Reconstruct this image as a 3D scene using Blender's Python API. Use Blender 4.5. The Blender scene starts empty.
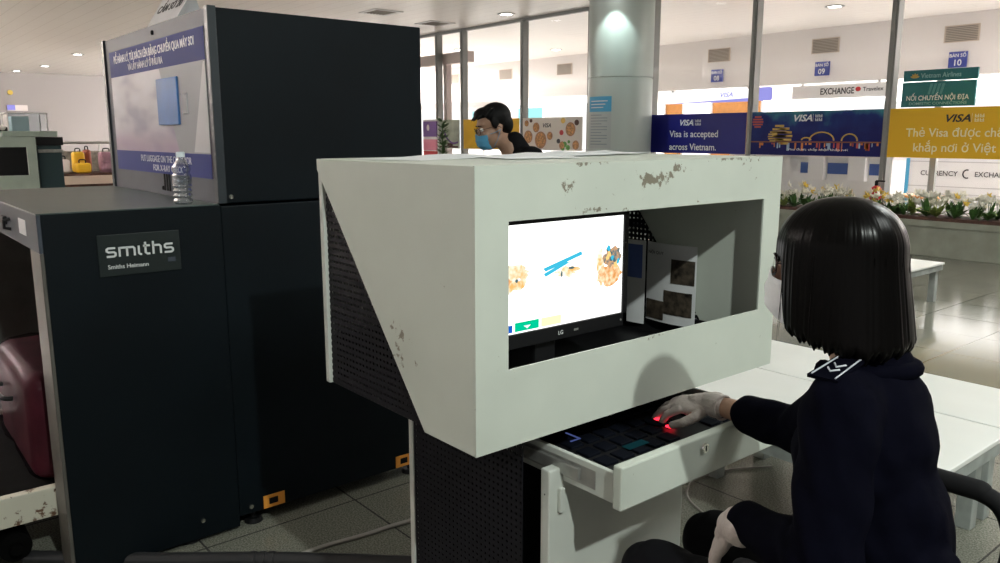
import bpy, bmesh, math, random
from mathutils import Vector, Matrix, Euler
random.seed(7)
SC = bpy.context.scene
COL = SC.collection
PI = math.pi

# ---------------------------------------------------------------- camera
cd = bpy.data.cameras.new('camera')
cam = bpy.data.objects.new('camera', cd); COL.objects.link(cam)
cd.sensor_fit = 'HORIZONTAL'; cd.sensor_width = 36.0
cd.lens = 799.0 / 1000.0 * 36.0
cd.clip_start = 0.02; cd.clip_end = 200
fw = Vector((-0.75781, 0.62785, -0.17758)); rt = Vector((0.63808, 0.76997, -0.00065))
up = rt.cross(fw).normalized()
cam.matrix_world = Matrix(((rt.x, up.x, -fw.x, 0), (rt.y, up.y, -fw.y, 0), (rt.z, up.z, -fw.z, 1.45), (0, 0, 0, 1)))
cd.shift_y = -(281.5 - 279.46) / 1000.0
SC.camera = cam

# ---------------------------------------------------------------- world, lights, exposure
w = bpy.data.worlds.new('world'); SC.world = w; w.use_nodes = True
_nt = w.node_tree; _N = _nt.nodes; _L = _nt.links; _bg = _N['Background']
_bg.inputs[0].default_value = (1.0, 0.95, 0.92, 1)
_tc = _N.new('ShaderNodeTexCoord'); _sp = _N.new('ShaderNodeSeparateXYZ'); _L.new(_tc.outputs['Generated'], _sp.inputs[0])
_mr = _N.new('ShaderNodeMapRange'); _mr.interpolation_type = 'SMOOTHSTEP'
_mr.inputs['From Min'].default_value = 0.1; _mr.inputs['From Max'].default_value = -0.9; _mr.inputs['To Min'].default_value = 0.04; _mr.inputs['To Max'].default_value = 0.42
_L.new(_sp.outputs['Y'], _mr.inputs['Value']); _L.new(_mr.outputs[0], _bg.inputs[1])   # the open, brighter end of the hall lies towards -Y
vs = SC.view_settings
vs.view_transform = 'Standard'; vs.look = 'None'; vs.gamma = 1.0; vs.use_curve_mapping = False
vs.exposure = 0.35

def area(name, loc, sx, sy, power, col=(1, 1, 1), rot=(0, 0, 0)):
    l = bpy.data.lights.new(name, 'AREA'); l.shape = 'RECTANGLE'; l.size = sx; l.size_y = sy
    l.energy = power; l.color = col
    o = bpy.data.objects.new(name, l); COL.objects.link(o); o.location = loc; o.rotation_euler = rot
    return o
def spot(name, loc, target, power, angle, radius, col=(1, 1, 1), blend=0.4):
    l = bpy.data.lights.new(name, 'SPOT'); l.energy = power; l.spot_size = angle; l.spot_blend = blend
    l.shadow_soft_size = radius; l.color = col
    o = bpy.data.objects.new(name, l); COL.objects.link(o); o.location = loc
    o.rotation_euler = (Vector(target) - Vector(loc)).to_track_quat('-Z', 'Y').to_euler()
    return o
spot('key_lamp', (1.75, 0.33, 3.55), (-1.0, 1.75, 0.7), 350, math.radians(62), 0.05, (0.93, 1.0, 0.94), 0.3)
UP = math.radians(180)
area('cove_lamp', (-10.5, -3.6, 2.7), 13, 0.5, 740, (1, 0.93, 0.90), (UP, 0, 0))  # this and the next: unseen uplights added to brighten the near ceiling
area('cove_lamp', (-24.5, -3.6, 2.7), 14, 0.5, 4200, (1, 0.93, 0.90), (UP, 0, 0))
area('ceiling_panel_lamp', (-1.0, 6.5, 3.68), 1.2, 1.2, 90, (0.95, 1.0, 0.96))  # both panels are out-of-view fill, added to light floor and tabletops
area('ceiling_panel_lamp', (1.2, 3.0, 3.68), 1.2, 1.2, 60, (0.95, 1.0, 0.96))
area('hall_lamp_panel', (-1.5, 13.6, 3.6), 4, 3, 220, (1, 0.95, 0.93))  # pair of invented panels that flood the glazed hall with extra light
area('hall_lamp_panel', (-24, 13.6, 3.6), 8, 3, 900, (1, 0.95, 0.93))
area('hall_cove_lamp', (-1.0, 13.8, 2.4), 1.0, 4, 600, (1, 0.94, 0.92), (0, UP + 0.9, 0))  # two added uplights, out of sight, raising the hall ceiling and soffit
area('hall_cove_lamp', (-24, 13.6, 2.4), 1.0, 4, 950, (1, 0.94, 0.92), (0, UP - 0.9, 0))
area('shop_lamp_panel', (-12, 18.0, 2.9), 20, 1.2, 900, (1, 0.98, 0.96))  # hidden fill added behind the soffit to whiten the shop wall

# ---------------------------------------------------------------- materials
MAT = {}
def nodes(m):
    nt = m.node_tree; return nt, nt.nodes, nt.links
def mat(name, col, rough=0.5, metal=0.0, spec=0.5, emit=None, estr=0.0, noise=0.0, nscale=8.0, bump=0.0, bscale=60.0, coat=0.0, trans=0.0, alpha=1.0):
    m = bpy.data.materials.new(name); m.use_nodes = True
    nt, N, L = nodes(m); b = N['Principled BSDF']
    b.inputs['Base Color'].default_value = (*col, 1)
    b.inputs['Roughness'].default_value = rough; b.inputs['Metallic'].default_value = metal
    b.inputs['Specular IOR Level'].default_value = spec
    b.inputs['Coat Weight'].default_value = coat; b.inputs['Coat Roughness'].default_value = 0.08
    b.inputs['Transmission Weight'].default_value = trans
    if emit:
        b.inputs['Emission Color'].default_value = (*emit, 1); b.inputs['Emission Strength'].default_value = estr
    tc = N.new('ShaderNodeTexCoord')
    if noise > 0:
        n = N.new('ShaderNodeTexNoise'); n.inputs['Scale'].default_value = nscale; n.inputs['Detail'].default_value = 6
        r = N.new('ShaderNodeValToRGB')
        r.color_ramp.elements[0].position = 0.3; r.color_ramp.elements[1].position = 0.7
        r.color_ramp.elements[0].color = (*[c * (1 - noise) for c in col], 1)
        r.color_ramp.elements[1].color = (*[min(1, c * (1 + noise * 0.6)) for c in col], 1)
        L.new(tc.outputs['Object'], n.inputs['Vector']); L.new(n.outputs['Fac'], r.inputs['Fac'])
        L.new(r.outputs['Color'], b.inputs['Base Color'])
    if bump > 0:
        n2 = N.new('ShaderNodeTexNoise'); n2.inputs['Scale'].default_value = bscale; n2.inputs['Detail'].default_value = 4
        bp = N.new('ShaderNodeBump'); bp.inputs['Strength'].default_value = bump; bp.inputs['Distance'].default_value = 0.01
        L.new(tc.outputs['Object'], n2.inputs['Vector']); L.new(n2.outputs['Fac'], bp.inputs['Height']); L.new(bp.outputs['Normal'], b.inputs['Normal'])
    MAT[name] = m
    return m
def emis(name, col, s):
    m = bpy.data.materials.new(name); m.use_nodes = True
    nt, N, L = nodes(m); N.remove(N['Principled BSDF'])
    e = N.new('ShaderNodeEmission'); e.inputs[0].default_value = (*col, 1); e.inputs[1].default_value = s
    L.new(e.outputs[0], N['Material Output'].inputs[0]); MAT[name] = m
    return m

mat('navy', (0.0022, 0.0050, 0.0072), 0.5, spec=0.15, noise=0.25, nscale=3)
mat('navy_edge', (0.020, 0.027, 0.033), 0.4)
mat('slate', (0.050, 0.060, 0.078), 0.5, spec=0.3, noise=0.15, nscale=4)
mat('jamb_paint', (0.085, 0.080, 0.070), 0.5, noise=0.25, nscale=9)
mat('black', (0.006, 0.006, 0.007), 0.45, spec=0.3)
mat('matte_black', (0.007, 0.007, 0.008), 0.8, spec=0.2)
mat('rubber', (0.0035, 0.0035, 0.0035), 0.85, spec=0.03, noise=0.3, nscale=20)
mat('white_paint', (0.56, 0.585, 0.54), 0.42, noise=0.05, nscale=5)
mat('table_white', (0.74, 0.76, 0.73), 0.3, noise=0.05, nscale=3)
mat('table_edge', (0.34, 0.37, 0.35), 0.5, noise=0.3, nscale=10)
mat('grey_metal', (0.40, 0.40, 0.38), 0.35, metal=0.7, noise=0.2, nscale=30)
mat('chrome', (0.8, 0.8, 0.78), 0.15, metal=1.0)
mat('alu', (0.42, 0.43, 0.42), 0.35, metal=0.6)
mat('mullion', (0.27, 0.275, 0.265), 0.5, metal=0.3)
mat('orange_mark', (0.75, 0.30, 0.04), 0.5)
mat('logo_silver', (0.62, 0.64, 0.64), 0.4)
mat('plate_dark', (0.014, 0.020, 0.020), 0.3)
mat('text_white', (0.85, 0.86, 0.88), 0.5)
mat('text_black', (0.015, 0.015, 0.02), 0.5)
mat('text_cream', (0.93, 0.84, 0.55), 0.5)
mat('visa_blue', (0.014, 0.016, 0.21), 0.4, spec=0.25)
mat('visa_yellow', (0.80, 0.47, 0.022), 0.4, spec=0.25)
mat('teal', (0.012, 0.16, 0.18), 0.4, spec=0.25)
mat('sign_blue', (0.03, 0.05, 0.30), 0.4)
mat('gold', (0.65, 0.42, 0.08), 0.4)
mat('paper', (0.74, 0.75, 0.76), 0.7, noise=0.05)
mat('paper_blue', (0.10, 0.16, 0.45), 0.6)
mat('paper_photo', (0.07, 0.055, 0.04), 0.5, noise=0.95, nscale=45)
mat('skin', (0.40, 0.235, 0.16), 0.5, noise=0.08, nscale=20)
mat('lip', (0.38, 0.13, 0.11), 0.5)
mat('eye_white', (0.75, 0.74, 0.72), 0.2)
mat('glove', (0.50, 0.44, 0.41), 0.5, noise=0.10, nscale=60, bump=0.3, bscale=120)
mat('mask_white', (0.90, 0.91, 0.94), 0.8, bump=0.2, bscale=150)
mat('mask_blue', (0.10, 0.36, 0.58), 0.8, bump=0.2, bscale=150)
mat('jacket', (0.0020, 0.0021, 0.0056), 0.9, spec=0.03, noise=0.2, nscale=30, bump=0.25, bscale=25)
mat('trousers', (0.0035, 0.0035, 0.0048), 0.85, spec=0.1, bump=0.2, bscale=25)
mat('jacket_man', (0.006, 0.006, 0.007), 0.85, spec=0.1, bump=0.2, bscale=25)
mat('shoe', (0.01, 0.01, 0.01), 0.3)
mat('pin_silver', (0.45, 0.47, 0.52), 0.4)
mat('glass_frame', (0.03, 0.012, 0.010), 0.25)
mat('bag_yellow', (0.75, 0.45, 0.02), 0.5)
mat('bag_pink', (0.36, 0.20, 0.26), 0.3, noise=0.5, nscale=5)
mat('bag_white', (0.78, 0.72, 0.70), 0.5)
mat('bag_red', (0.30, 0.08, 0.05), 0.5)
mat('beige', (0.60, 0.50, 0.42), 0.5)
mat('brown', (0.085, 0.035, 0.022), 0.7, noise=0.5, nscale=12)
mat('leaf', (0.065, 0.16, 0.035), 0.5, noise=0.5, nscale=30)
mat('leaf_pale', (0.30, 0.38, 0.10), 0.5, noise=0.4, nscale=30)
mat('petal_white', (0.82, 0.80, 0.70), 0.5)
mat('petal_yellow', (0.75, 0.55, 0.10), 0.5)
mat('red', (0.55, 0.02, 0.025), 0.4)
mat('pink', (0.75, 0.25, 0.35), 0.5)
mat('purple', (0.14, 0.06, 0.26), 0.5)
mat('door_orange', (0.70, 0.30, 0.08), 0.4, noise=0.1)
mat('vent_grey', (0.28, 0.25, 0.22), 0.6)
mat('granite_wall', (0.27, 0.255, 0.215), 0.5, noise=0.35, nscale=14)
mat('cable_grey', (0.32, 0.30, 0.27), 0.5)
mat('counter_white', (0.80, 0.78, 0.78), 0.4)
mat('cyan_blue', (0.05, 0.36, 0.62), 0.4)
mat('acrylic', (0.75, 0.85, 0.88), 0.1, trans=0.7)
mat('console_green', (0.36, 0.44, 0.38), 0.5, noise=0.08, nscale=6)
mat('console_teal', (0.018, 0.050, 0.058), 0.45)
mat('maroon', (0.060, 0.008, 0.016), 0.6, spec=0.2, noise=0.5, nscale=6)
mat('pizza', (0.62, 0.30, 0.10), 0.5, noise=0.7, nscale=25)
mat('crust', (0.45, 0.22, 0.10), 0.5, noise=0.3, nscale=15)
mat('herb', (0.12, 0.38, 0.06), 0.5, noise=0.5, nscale=20)
mat('banner_cream', (0.80, 0.75, 0.68), 0.4)
mat('column_panel', (0.47, 0.54, 0.51), 0.35, metal=0.1)
mat('grille', (0.10, 0.09, 0.08), 0.6)
emis('lens', (1.0, 0.97, 0.92), 14)
emis('screen_white', (1.0, 1.0, 0.985), 1.5)
emis('screen_orange', (0.95, 0.62, 0.22), 0.95)
emis('screen_paleorange', (1.0, 0.83, 0.52), 1.1)
emis('screen_cyan', (0.05, 0.50, 0.72), 0.9)
emis('screen_green', (0.0, 0.62, 0.33), 0.8)
emis('screen_blue', (0.01, 0.12, 0.60), 0.8)
emis('screen_yellow', (1.0, 0.86, 0.45), 1.1)
emis('screen_dark', (0.12, 0.22, 0.24), 0.6)
emis('screen_brown', (0.45, 0.22, 0.08), 0.8)
emis('screen_pale', (0.80, 0.82, 0.84), 1.0)
emis('lightbox', (1.0, 0.96, 0.96), 1.15)
emis('lightbox_cyan', (0.45, 0.95, 1.0), 0.9)
emis('lightbox_violet', (0.36, 0.34, 0.85), 0.8)
emis('led_blue', (0.25, 0.35, 1.0), 0.16)
emis('led_teal', (0.05, 0.30, 0.36), 0.07)
emis('led_red', (1.0, 0.02, 0.04), 3.0)

def emis_grain(name, a, c, scale, s):
    m = bpy.data.materials.new(name); m.use_nodes = True
    nt, N, L = nodes(m); N.remove(N['Principled BSDF'])
    tc = N.new('ShaderNodeTexCoord'); n = N.new('ShaderNodeTexNoise'); n.inputs['Scale'].default_value = scale; n.inputs['Detail'].default_value = 5
    r = N.new('ShaderNodeValToRGB'); r.color_ramp.elements[0].position = 0.36; r.color_ramp.elements[1].position = 0.64
    r.color_ramp.elements[0].color = (*a, 1); r.color_ramp.elements[1].color = (*c, 1)
    e = N.new('ShaderNodeEmission'); e.inputs[1].default_value = s
    L.new(tc.outputs['Object'], n.inputs['Vector']); L.new(n.outputs['Fac'], r.inputs['Fac']); L.new(r.outputs['Color'], e.inputs[0])
    L.new(e.outputs[0], N['Material Output'].inputs[0]); MAT[name] = m
emis_grain('screen_bag', (0.80, 0.45, 0.14), (1.0, 0.93, 0.75), 60, 1.0)
emis_grain('screen_case', (0.72, 0.30, 0.08), (1.0, 0.78, 0.50), 90, 0.95)
emis_grain('screen_mixed', (0.10, 0.20, 0.22), (0.75, 0.42, 0.22), 110, 0.8)
def floor_material():
    m = bpy.data.materials.new('granite_tile'); m.use_nodes = True
    nt, N, L = nodes(m); b = N['Principled BSDF']
    tc = N.new('ShaderNodeTexCoord')
    br = N.new('ShaderNodeTexBrick'); br.offset = 0.0; br.inputs['Scale'].default_value = 1.0
    br.inputs['Brick Width'].default_value = 0.6; br.inputs['Row Height'].default_value = 0.6
    br.inputs['Mortar Size'].default_value = 0.004; br.inputs['Mortar Smooth'].default_value = 0.1
    br.inputs['Color1'].default_value = (0.200, 0.205, 0.170, 1); br.inputs['Color2'].default_value = (0.22, 0.22, 0.182, 1)
    br.inputs['Mortar'].default_value = (0.06, 0.06, 0.055, 1)
    n = N.new('ShaderNodeTexNoise'); n.inputs['Scale'].default_value = 160; n.inputs['Detail'].default_value = 3
    r = N.new('ShaderNodeValToRGB'); r.color_ramp.elements[0].position = 0.38; r.color_ramp.elements[1].position = 0.62
    r.color_ramp.elements[0].color = (0.55, 0.55, 0.53, 1); r.color_ramp.elements[1].color = (1.25, 1.25, 1.25, 1)
    mx = N.new('ShaderNodeMix'); mx.data_type = 'RGBA'; mx.blend_type = 'MULTIPLY'; mx.inputs[0].default_value = 1.0
    L.new(tc.outputs['Object'], br.inputs['Vector']); L.new(tc.outputs['Object'], n.inputs['Vector'])
    L.new(n.outputs['Fac'], r.inputs['Fac']); L.new(br.outputs['Color'], mx.inputs[6]); L.new(r.outputs['Color'], mx.inputs[7])
    L.new(mx.outputs[2], b.inputs['Base Color'])
    b.inputs['Roughness'].default_value = 0.13; b.inputs['Specular IOR Level'].default_value = 0.22
    MAT['granite_tile'] = m
floor_material()
def ceiling_material():
    m = bpy.data.materials.new('ceiling_strip'); m.use_nodes = True
    nt, N, L = nodes(m); b = N['Principled BSDF']
    tc = N.new('ShaderNodeTexCoord')
    br = N.new('ShaderNodeTexBrick'); br.offset = 0.5; br.inputs['Scale'].default_value = 1.0
    br.inputs['Brick Width'].default_value = 3.0; br.inputs['Row Height'].default_value = 0.3
    br.inputs['Mortar Size'].default_value = 0.006
    br.inputs['Color1'].default_value = (0.90, 0.85, 0.815, 1); br.inputs['Color2'].default_value = (0.89, 0.84, 0.805, 1)
    br.inputs['Mortar'].default_value = (0.72, 0.66, 0.62, 1)
    L.new(tc.outputs['Object'], br.inputs['Vector']); L.new(br.outputs['Color'], b.inputs['Base Color'])
    b.inputs['Roughness'].default_value = 0.4
    MAT['ceiling_strip'] = m
ceiling_material()
mat('wall_white', (0.82, 0.78, 0.77), 0.6)
mat('stone', (0.27, 0.29, 0.235), 0.45, noise=0.18, nscale=5)

def glass_material():
    m = bpy.data.materials.new('pane_glass'); m.use_nodes = True
    nt, N, L = nodes(m); N.remove(N['Principled BSDF'])
    t = N.new('ShaderNodeBsdfTransparent'); t.inputs[0].default_value = (0.97, 0.985, 0.98, 1)
    g = N.new('ShaderNodeBsdfGlossy'); g.inputs['Roughness'].default_value = 0.02
    f = N.new('ShaderNodeFresnel'); f.inputs['IOR'].default_value = 1.35
    mx = N.new('ShaderNodeMixShader')
    ge = N.new('ShaderNodeNewGeometry'); iv = N.new('ShaderNodeMath'); iv.operation = 'SUBTRACT'; iv.inputs[0].default_value = 1.0; L.new(ge.outputs['Backfacing'], iv.inputs[1])
    mu = N.new('ShaderNodeMath'); mu.operation = 'MULTIPLY'; L.new(f.outputs[0], mu.inputs[0]); L.new(iv.outputs[0], mu.inputs[1])
    L.new(mu.outputs[0], mx.inputs[0]); L.new(t.outputs[0], mx.inputs[1]); L.new(g.outputs[0], mx.inputs[2])
    L.new(mx.outputs[0], N['Material Output'].inputs[0]); MAT['pane_glass'] = m
glass_material()
def perforated_material():
    m = bpy.data.materials.new('perforated'); m.use_nodes = True
    nt, N, L = nodes(m); b = N['Principled BSDF']
    b.inputs['Base Color'].default_value = (0.0055, 0.0052, 0.008, 1); b.inputs['Roughness'].default_value = 0.6; b.inputs['Specular IOR Level'].default_value = 0.2
    tc = N.new('ShaderNodeTexCoord'); sp = N.new('ShaderNodeSeparateXYZ'); L.new(tc.outputs['Object'], sp.inputs[0])
    def cell(sock, off):
        a = N.new('ShaderNodeMath'); a.operation = 'MULTIPLY_ADD'; a.inputs[1].default_value = 1 / 0.0165; a.inputs[2].default_value = off
        L.new(sock, a.inputs[0])
        f_ = N.new('ShaderNodeMath'); f_.operation = 'FRACT'; L.new(a.outputs[0], f_.inputs[0])
        s = N.new('ShaderNodeMath'); s.operation = 'SUBTRACT'; s.inputs[1].default_value = 0.5; L.new(f_.outputs[0], s.inputs[0])
        q = N.new('ShaderNodeMath'); q.operation = 'POWER'; q.inputs[1].default_value = 2; L.new(s.outputs[0], q.inputs[0])
        return q.outputs[0]
    ad = N.new('ShaderNodeMath'); ad.operation = 'ADD'
    L.new(cell(sp.outputs['X'], 0.0), ad.inputs[0]); L.new(cell(sp.outputs['Z'], 0.0), ad.inputs[1])
    gt = N.new('ShaderNodeMath'); gt.operation = 'GREATER_THAN'; gt.inputs[1].default_value = 0.05
    L.new(ad.outputs[0], gt.inputs[0]); L.new(gt.outputs[0], b.inputs['Alpha'])
    MAT['perforated'] = m
perforated_material()
def scratched_material(name, base, rust, scale, lo, box=None):
    """paint with chipped spots"""
    m = bpy.data.materials.new(name); m.use_nodes = True
    nt, N, L = nodes(m); b = N['Principled BSDF']; b.inputs['Roughness'].default_value = 0.42
    tc = N.new('ShaderNodeTexCoord')
    n = N.new('ShaderNodeTexNoise'); n.inputs['Scale'].default_value = scale; n.inputs['Detail'].default_value = 8
    n.inputs['Roughness'].default_value = 0.65
    n2 = N.new('ShaderNodeTexNoise'); n2.inputs['Scale'].default_value = 4.5; n2.inputs['Detail'].default_value = 3
    L.new(tc.outputs['Object'], n.inputs['Vector']); L.new(tc.outputs['Object'], n2.inputs['Vector'])
    mu = N.new('ShaderNodeMath'); mu.operation = 'MULTIPLY'; L.new(n.outputs['Fac'], mu.inputs[0]); L.new(n2.outputs['Fac'], mu.inputs[1])
    r = N.new('ShaderNodeValToRGB'); r.color_ramp.elements[0].position = lo; r.color_ramp.elements[1].position = lo + 0.03
    L.new(mu.outputs[0], r.inputs['Fac'])
    fac = r.outputs['Color']
    if box:
        acc = None
        for (cx_, cy_, cz_), (ry_, rz_) in box:
            sb = N.new('ShaderNodeVectorMath'); sb.operation = 'SUBTRACT'; L.new(tc.outputs['Object'], sb.inputs[0]); sb.inputs[1].default_value = (cx_, cy_, cz_)
            sc_ = N.new('ShaderNodeVectorMath'); sc_.operation = 'MULTIPLY'; L.new(sb.outputs[0], sc_.inputs[0]); sc_.inputs[1].default_value = (20, 1 / ry_, 1 / rz_)
            ln = N.new('ShaderNodeVectorMath'); ln.operation = 'LENGTH'; L.new(sc_.outputs[0], ln.inputs[0])
            ng = N.new('ShaderNodeMath'); ng.operation = 'SUBTRACT'; ng.inputs[0].default_value = 1.0; L.new(ln.outputs['Value'], ng.inputs[1])
            if acc is None: acc = ng.outputs[0]
            else:
                m2 = N.new('ShaderNodeMath'); m2.operation = 'MAXIMUM'; L.new(acc, m2.inputs[0]); L.new(ng.outputs[0], m2.inputs[1]); acc = m2.outputs[0]
        mp = N.new('ShaderNodeMapRange'); mp.inputs['From Min'].default_value = -0.3; mp.inputs['From Max'].default_value = 1.0; mp.inputs['To Min'].default_value = 0.0; mp.inputs['To Max'].default_value = 0.245
        L.new(acc, mp.inputs['Value'])
        n3 = N.new('ShaderNodeTexNoise'); n3.inputs['Scale'].default_value = 38; n3.inputs['Detail'].default_value = 8; n3.inputs['Roughness'].default_value = 0.7; L.new(tc.outputs['Object'], n3.inputs['Vector'])
        a3 = N.new('ShaderNodeMath'); a3.operation = 'ADD'; L.new(n3.outputs['Fac'], a3.inputs[0]); L.new(mp.outputs[0], a3.inputs[1])
        r3 = N.new('ShaderNodeValToRGB'); r3.color_ramp.elements[0].position = 0.70; r3.color_ramp.elements[1].position = 0.73; L.new(a3.outputs[0], r3.inputs['Fac'])
        mq = N.new('ShaderNodeMath'); mq.operation = 'MAXIMUM'; L.new(r.outputs['Color'], mq.inputs[0]); L.new(r3.outputs['Color'], mq.inputs[1]); fac = mq.outputs[0]
    sm = N.new('ShaderNodeValToRGB'); sm.color_ramp.elements[0].position = 0.35; sm.color_ramp.elements[1].position = 0.75
    sm.color_ramp.elements[0].color = (*base, 1); sm.color_ramp.elements[1].color = (*[c * 0.90 for c in base], 1)
    L.new(n2.outputs['Fac'], sm.inputs['Fac'])
    mx = N.new('ShaderNodeMix'); mx.data_type = 'RGBA'; L.new(fac, mx.inputs[0])
    L.new(sm.outputs['Color'], mx.inputs[6]); mx.inputs[7].default_value = (*rust, 1)
    L.new(mx.outputs[2], b.inputs['Base Color']); MAT[name] = m
scratched_material('booth_paint', (0.56, 0.60, 0.535), (0.20, 0.18, 0.135), 45, 0.40, [((0.30, -0.02, 1.352), (0.11, 0.035)), ((0.30, 0.09, 1.372), (0.05, 0.02)), ((0.30, -0.215, 1.290), (0.07, 0.012)), ((0.30, 0.18, 1.286), (0.06, 0.010)), ((0.30, -0.24, 1.390), (0.09, 0.008)), ((0.30, 0.28, 1.390), (0.12, 0.008)), ((0.30, 0.05, 0.962), (0.10, 0.008)), ((0.30, -0.30, 1.345), (0.04, 0.02)), ((0.02, -0.545, 1.0), (0.02, 0.05))])
scratched_material('rail_paint', (0.62, 0.60, 0.50), (0.12, 0.06, 0.03), 30, 0.30)
def poster_material():  # grey and pale swirls, mixed with purple towards the bottom
    m = bpy.data.materials.new('poster_print'); m.use_nodes = True
    nt, N, L = nodes(m); b = N['Principled BSDF']; b.inputs['Roughness'].default_value = 0.4; b.inputs['Specular IOR Level'].default_value = 0.35
    tc = N.new('ShaderNodeTexCoord'); mp = N.new('ShaderNodeMapping'); mp.inputs['Scale'].default_value = (1.6, 1.0, 5.0)
    n = N.new('ShaderNodeTexNoise'); n.inputs['Scale'].default_value = 1.6; n.inputs['Detail'].default_value = 2
    L.new(tc.outputs['Object'], mp.inputs[0]); L.new(mp.outputs[0], n.inputs['Vector'])
    r = N.new('ShaderNodeValToRGB'); e = r.color_ramp.elements
    e[0].position = 0.35; e[0].color = (0.30, 0.28, 0.36, 1); e[1].position = 0.65; e[1].color = (0.60, 0.60, 0.64, 1)
    x = e.new(0.5); x.color = (0.52, 0.51, 0.54, 1)
    L.new(n.outputs['Fac'], r.inputs['Fac'])
    sp = N.new('ShaderNodeSeparateXYZ'); L.new(tc.outputs['Object'], sp.inputs[0])
    mr = N.new('ShaderNodeMapRange'); mr.interpolation_type = 'SMOOTHSTEP'; mr.inputs['From Min'].default_value = 1.52; mr.inputs['From Max'].default_value = 1.40; L.new(sp.outputs['Z'], mr.inputs['Value'])
    mm = N.new('ShaderNodeMath'); mm.operation = 'MULTIPLY'; L.new(mr.outputs[0], mm.inputs[0]); L.new(n.outputs['Fac'], mm.inputs[1])
    mx = N.new('ShaderNodeMix'); mx.data_type = 'RGBA'; L.new(mm.outputs[0], mx.inputs[0]); L.new(r.outputs['Color'], mx.inputs[6]); mx.inputs[7].default_value = (0.22, 0.07, 0.20, 1)
    L.new(mx.outputs[2], b.inputs['Base Color']); MAT['poster_print'] = m
poster_material()
mat('poster_blue', (0.030, 0.042, 0.20), 0.6, spec=0.15)
mat('poster_grey', (0.30, 0.31, 0.33), 0.45, spec=0.3)
mat('poster_white', (0.55, 0.55, 0.56), 0.45, spec=0.3)
mat('poster_case', (0.045, 0.17, 0.46), 0.45, spec=0.3, noise=0.3, nscale=4)
mat('poster_pink', (0.42, 0.22, 0.40), 0.45, spec=0.3, noise=0.5, nscale=5)
mat('poster_text', (0.55, 0.56, 0.68), 0.3)
def night_material():
    m = bpy.data.materials.new('night_print'); m.use_nodes = True
    nt, N, L = nodes(m); b = N['Principled BSDF']; b.inputs['Roughness'].default_value = 0.45; b.inputs['Specular IOR Level'].default_value = 0.15
    tc = N.new('ShaderNodeTexCoord'); sp = N.new('ShaderNodeSeparateXYZ'); L.new(tc.outputs['Object'], sp.inputs[0])
    n = N.new('ShaderNodeTexNoise'); n.inputs['Scale'].default_value = 3.0; n.inputs['Detail'].default_value = 5
    L.new(tc.outputs['Object'], n.inputs['Vector'])
    a = N.new('ShaderNodeMath'); a.operation = 'MULTIPLY_ADD'; a.inputs[1].default_value = 0.75; L.new(n.outputs['Fac'], a.inputs[0])
    z = N.new('ShaderNodeMath'); z.operation = 'MULTIPLY'; z.inputs[1].default_value = 0.9; L.new(sp.outputs['Z'], z.inputs[0])
    L.new(z.outputs[0], a.inputs[2])
    r = N.new('ShaderNodeValToRGB'); e = r.color_ramp.elements
    e[0].position = 0.62; e[0].color = (0.010, 0.012, 0.12, 1); e[1].position = 0.98; e[1].color = (0.05, 0.24, 0.28, 1)
    x = e.new(0.80); x.color = (0.014, 0.035, 0.18, 1)
    L.new(a.outputs[0], r.inputs['Fac']); L.new(r.outputs['Color'], b.inputs['Base Color']); MAT['night_print'] = m
night_material()
mat('bridge_picture', (0.40, 0.46, 0.36), 0.4, noise=0.4, nscale=4)
def hair_material(name, col):
    m = bpy.data.materials.new(name); m.use_nodes = True
    nt, N, L = nodes(m); b = N['Principled BSDF']
    b.inputs['Base Color'].default_value = (*col, 1); b.inputs['Roughness'].default_value = 0.28
    b.inputs['Specular IOR Level'].default_value = 0.09
    MAT[name] = m
hair_material('hair', (0.0030, 0.0026, 0.0025))
mat('hair_man', (0.004, 0.0035, 0.0035), 0.6, spec=0.15)
def bottle_material():
    m = bpy.data.materials.new('bottle_plastic'); m.use_nodes = True
    nt, N, L = nodes(m); N.remove(N['Principled BSDF'])
    t = N.new('ShaderNodeBsdfTransparent'); t.inputs[0].default_value = (0.86, 0.90, 0.93, 1)
    g = N.new('ShaderNodeBsdfGlossy'); g.inputs['Roughness'].default_value = 0.06
    lw = N.new('ShaderNodeLayerWeight'); lw.inputs[0].default_value = 0.62
    mx = N.new('ShaderNodeMixShader'); L.new(lw.outputs['Facing'], mx.inputs[0]); L.new(t.outputs[0], mx.inputs[1]); L.new(g.outputs[0], mx.inputs[2])
    L.new(mx.outputs[0], N['Material Output'].inputs[0]); MAT['bottle_plastic'] = m
    m2 = m.copy(); m2.name = 'wrap_film'
    for nd in m2.node_tree.nodes:
        if nd.type == 'BSDF_TRANSPARENT': nd.inputs[0].default_value = (0.92, 0.88, 0.90, 1)
        if nd.type == 'BSDF_GLOSSY': nd.inputs['Roughness'].default_value = 0.16; nd.inputs['Color'].default_value = (0.13, 0.12, 0.13, 1)
        if nd.type == 'LAYER_WEIGHT': nd.inputs[0].default_value = 0.12
    MAT['wrap_film'] = m2
bottle_material()

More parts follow.
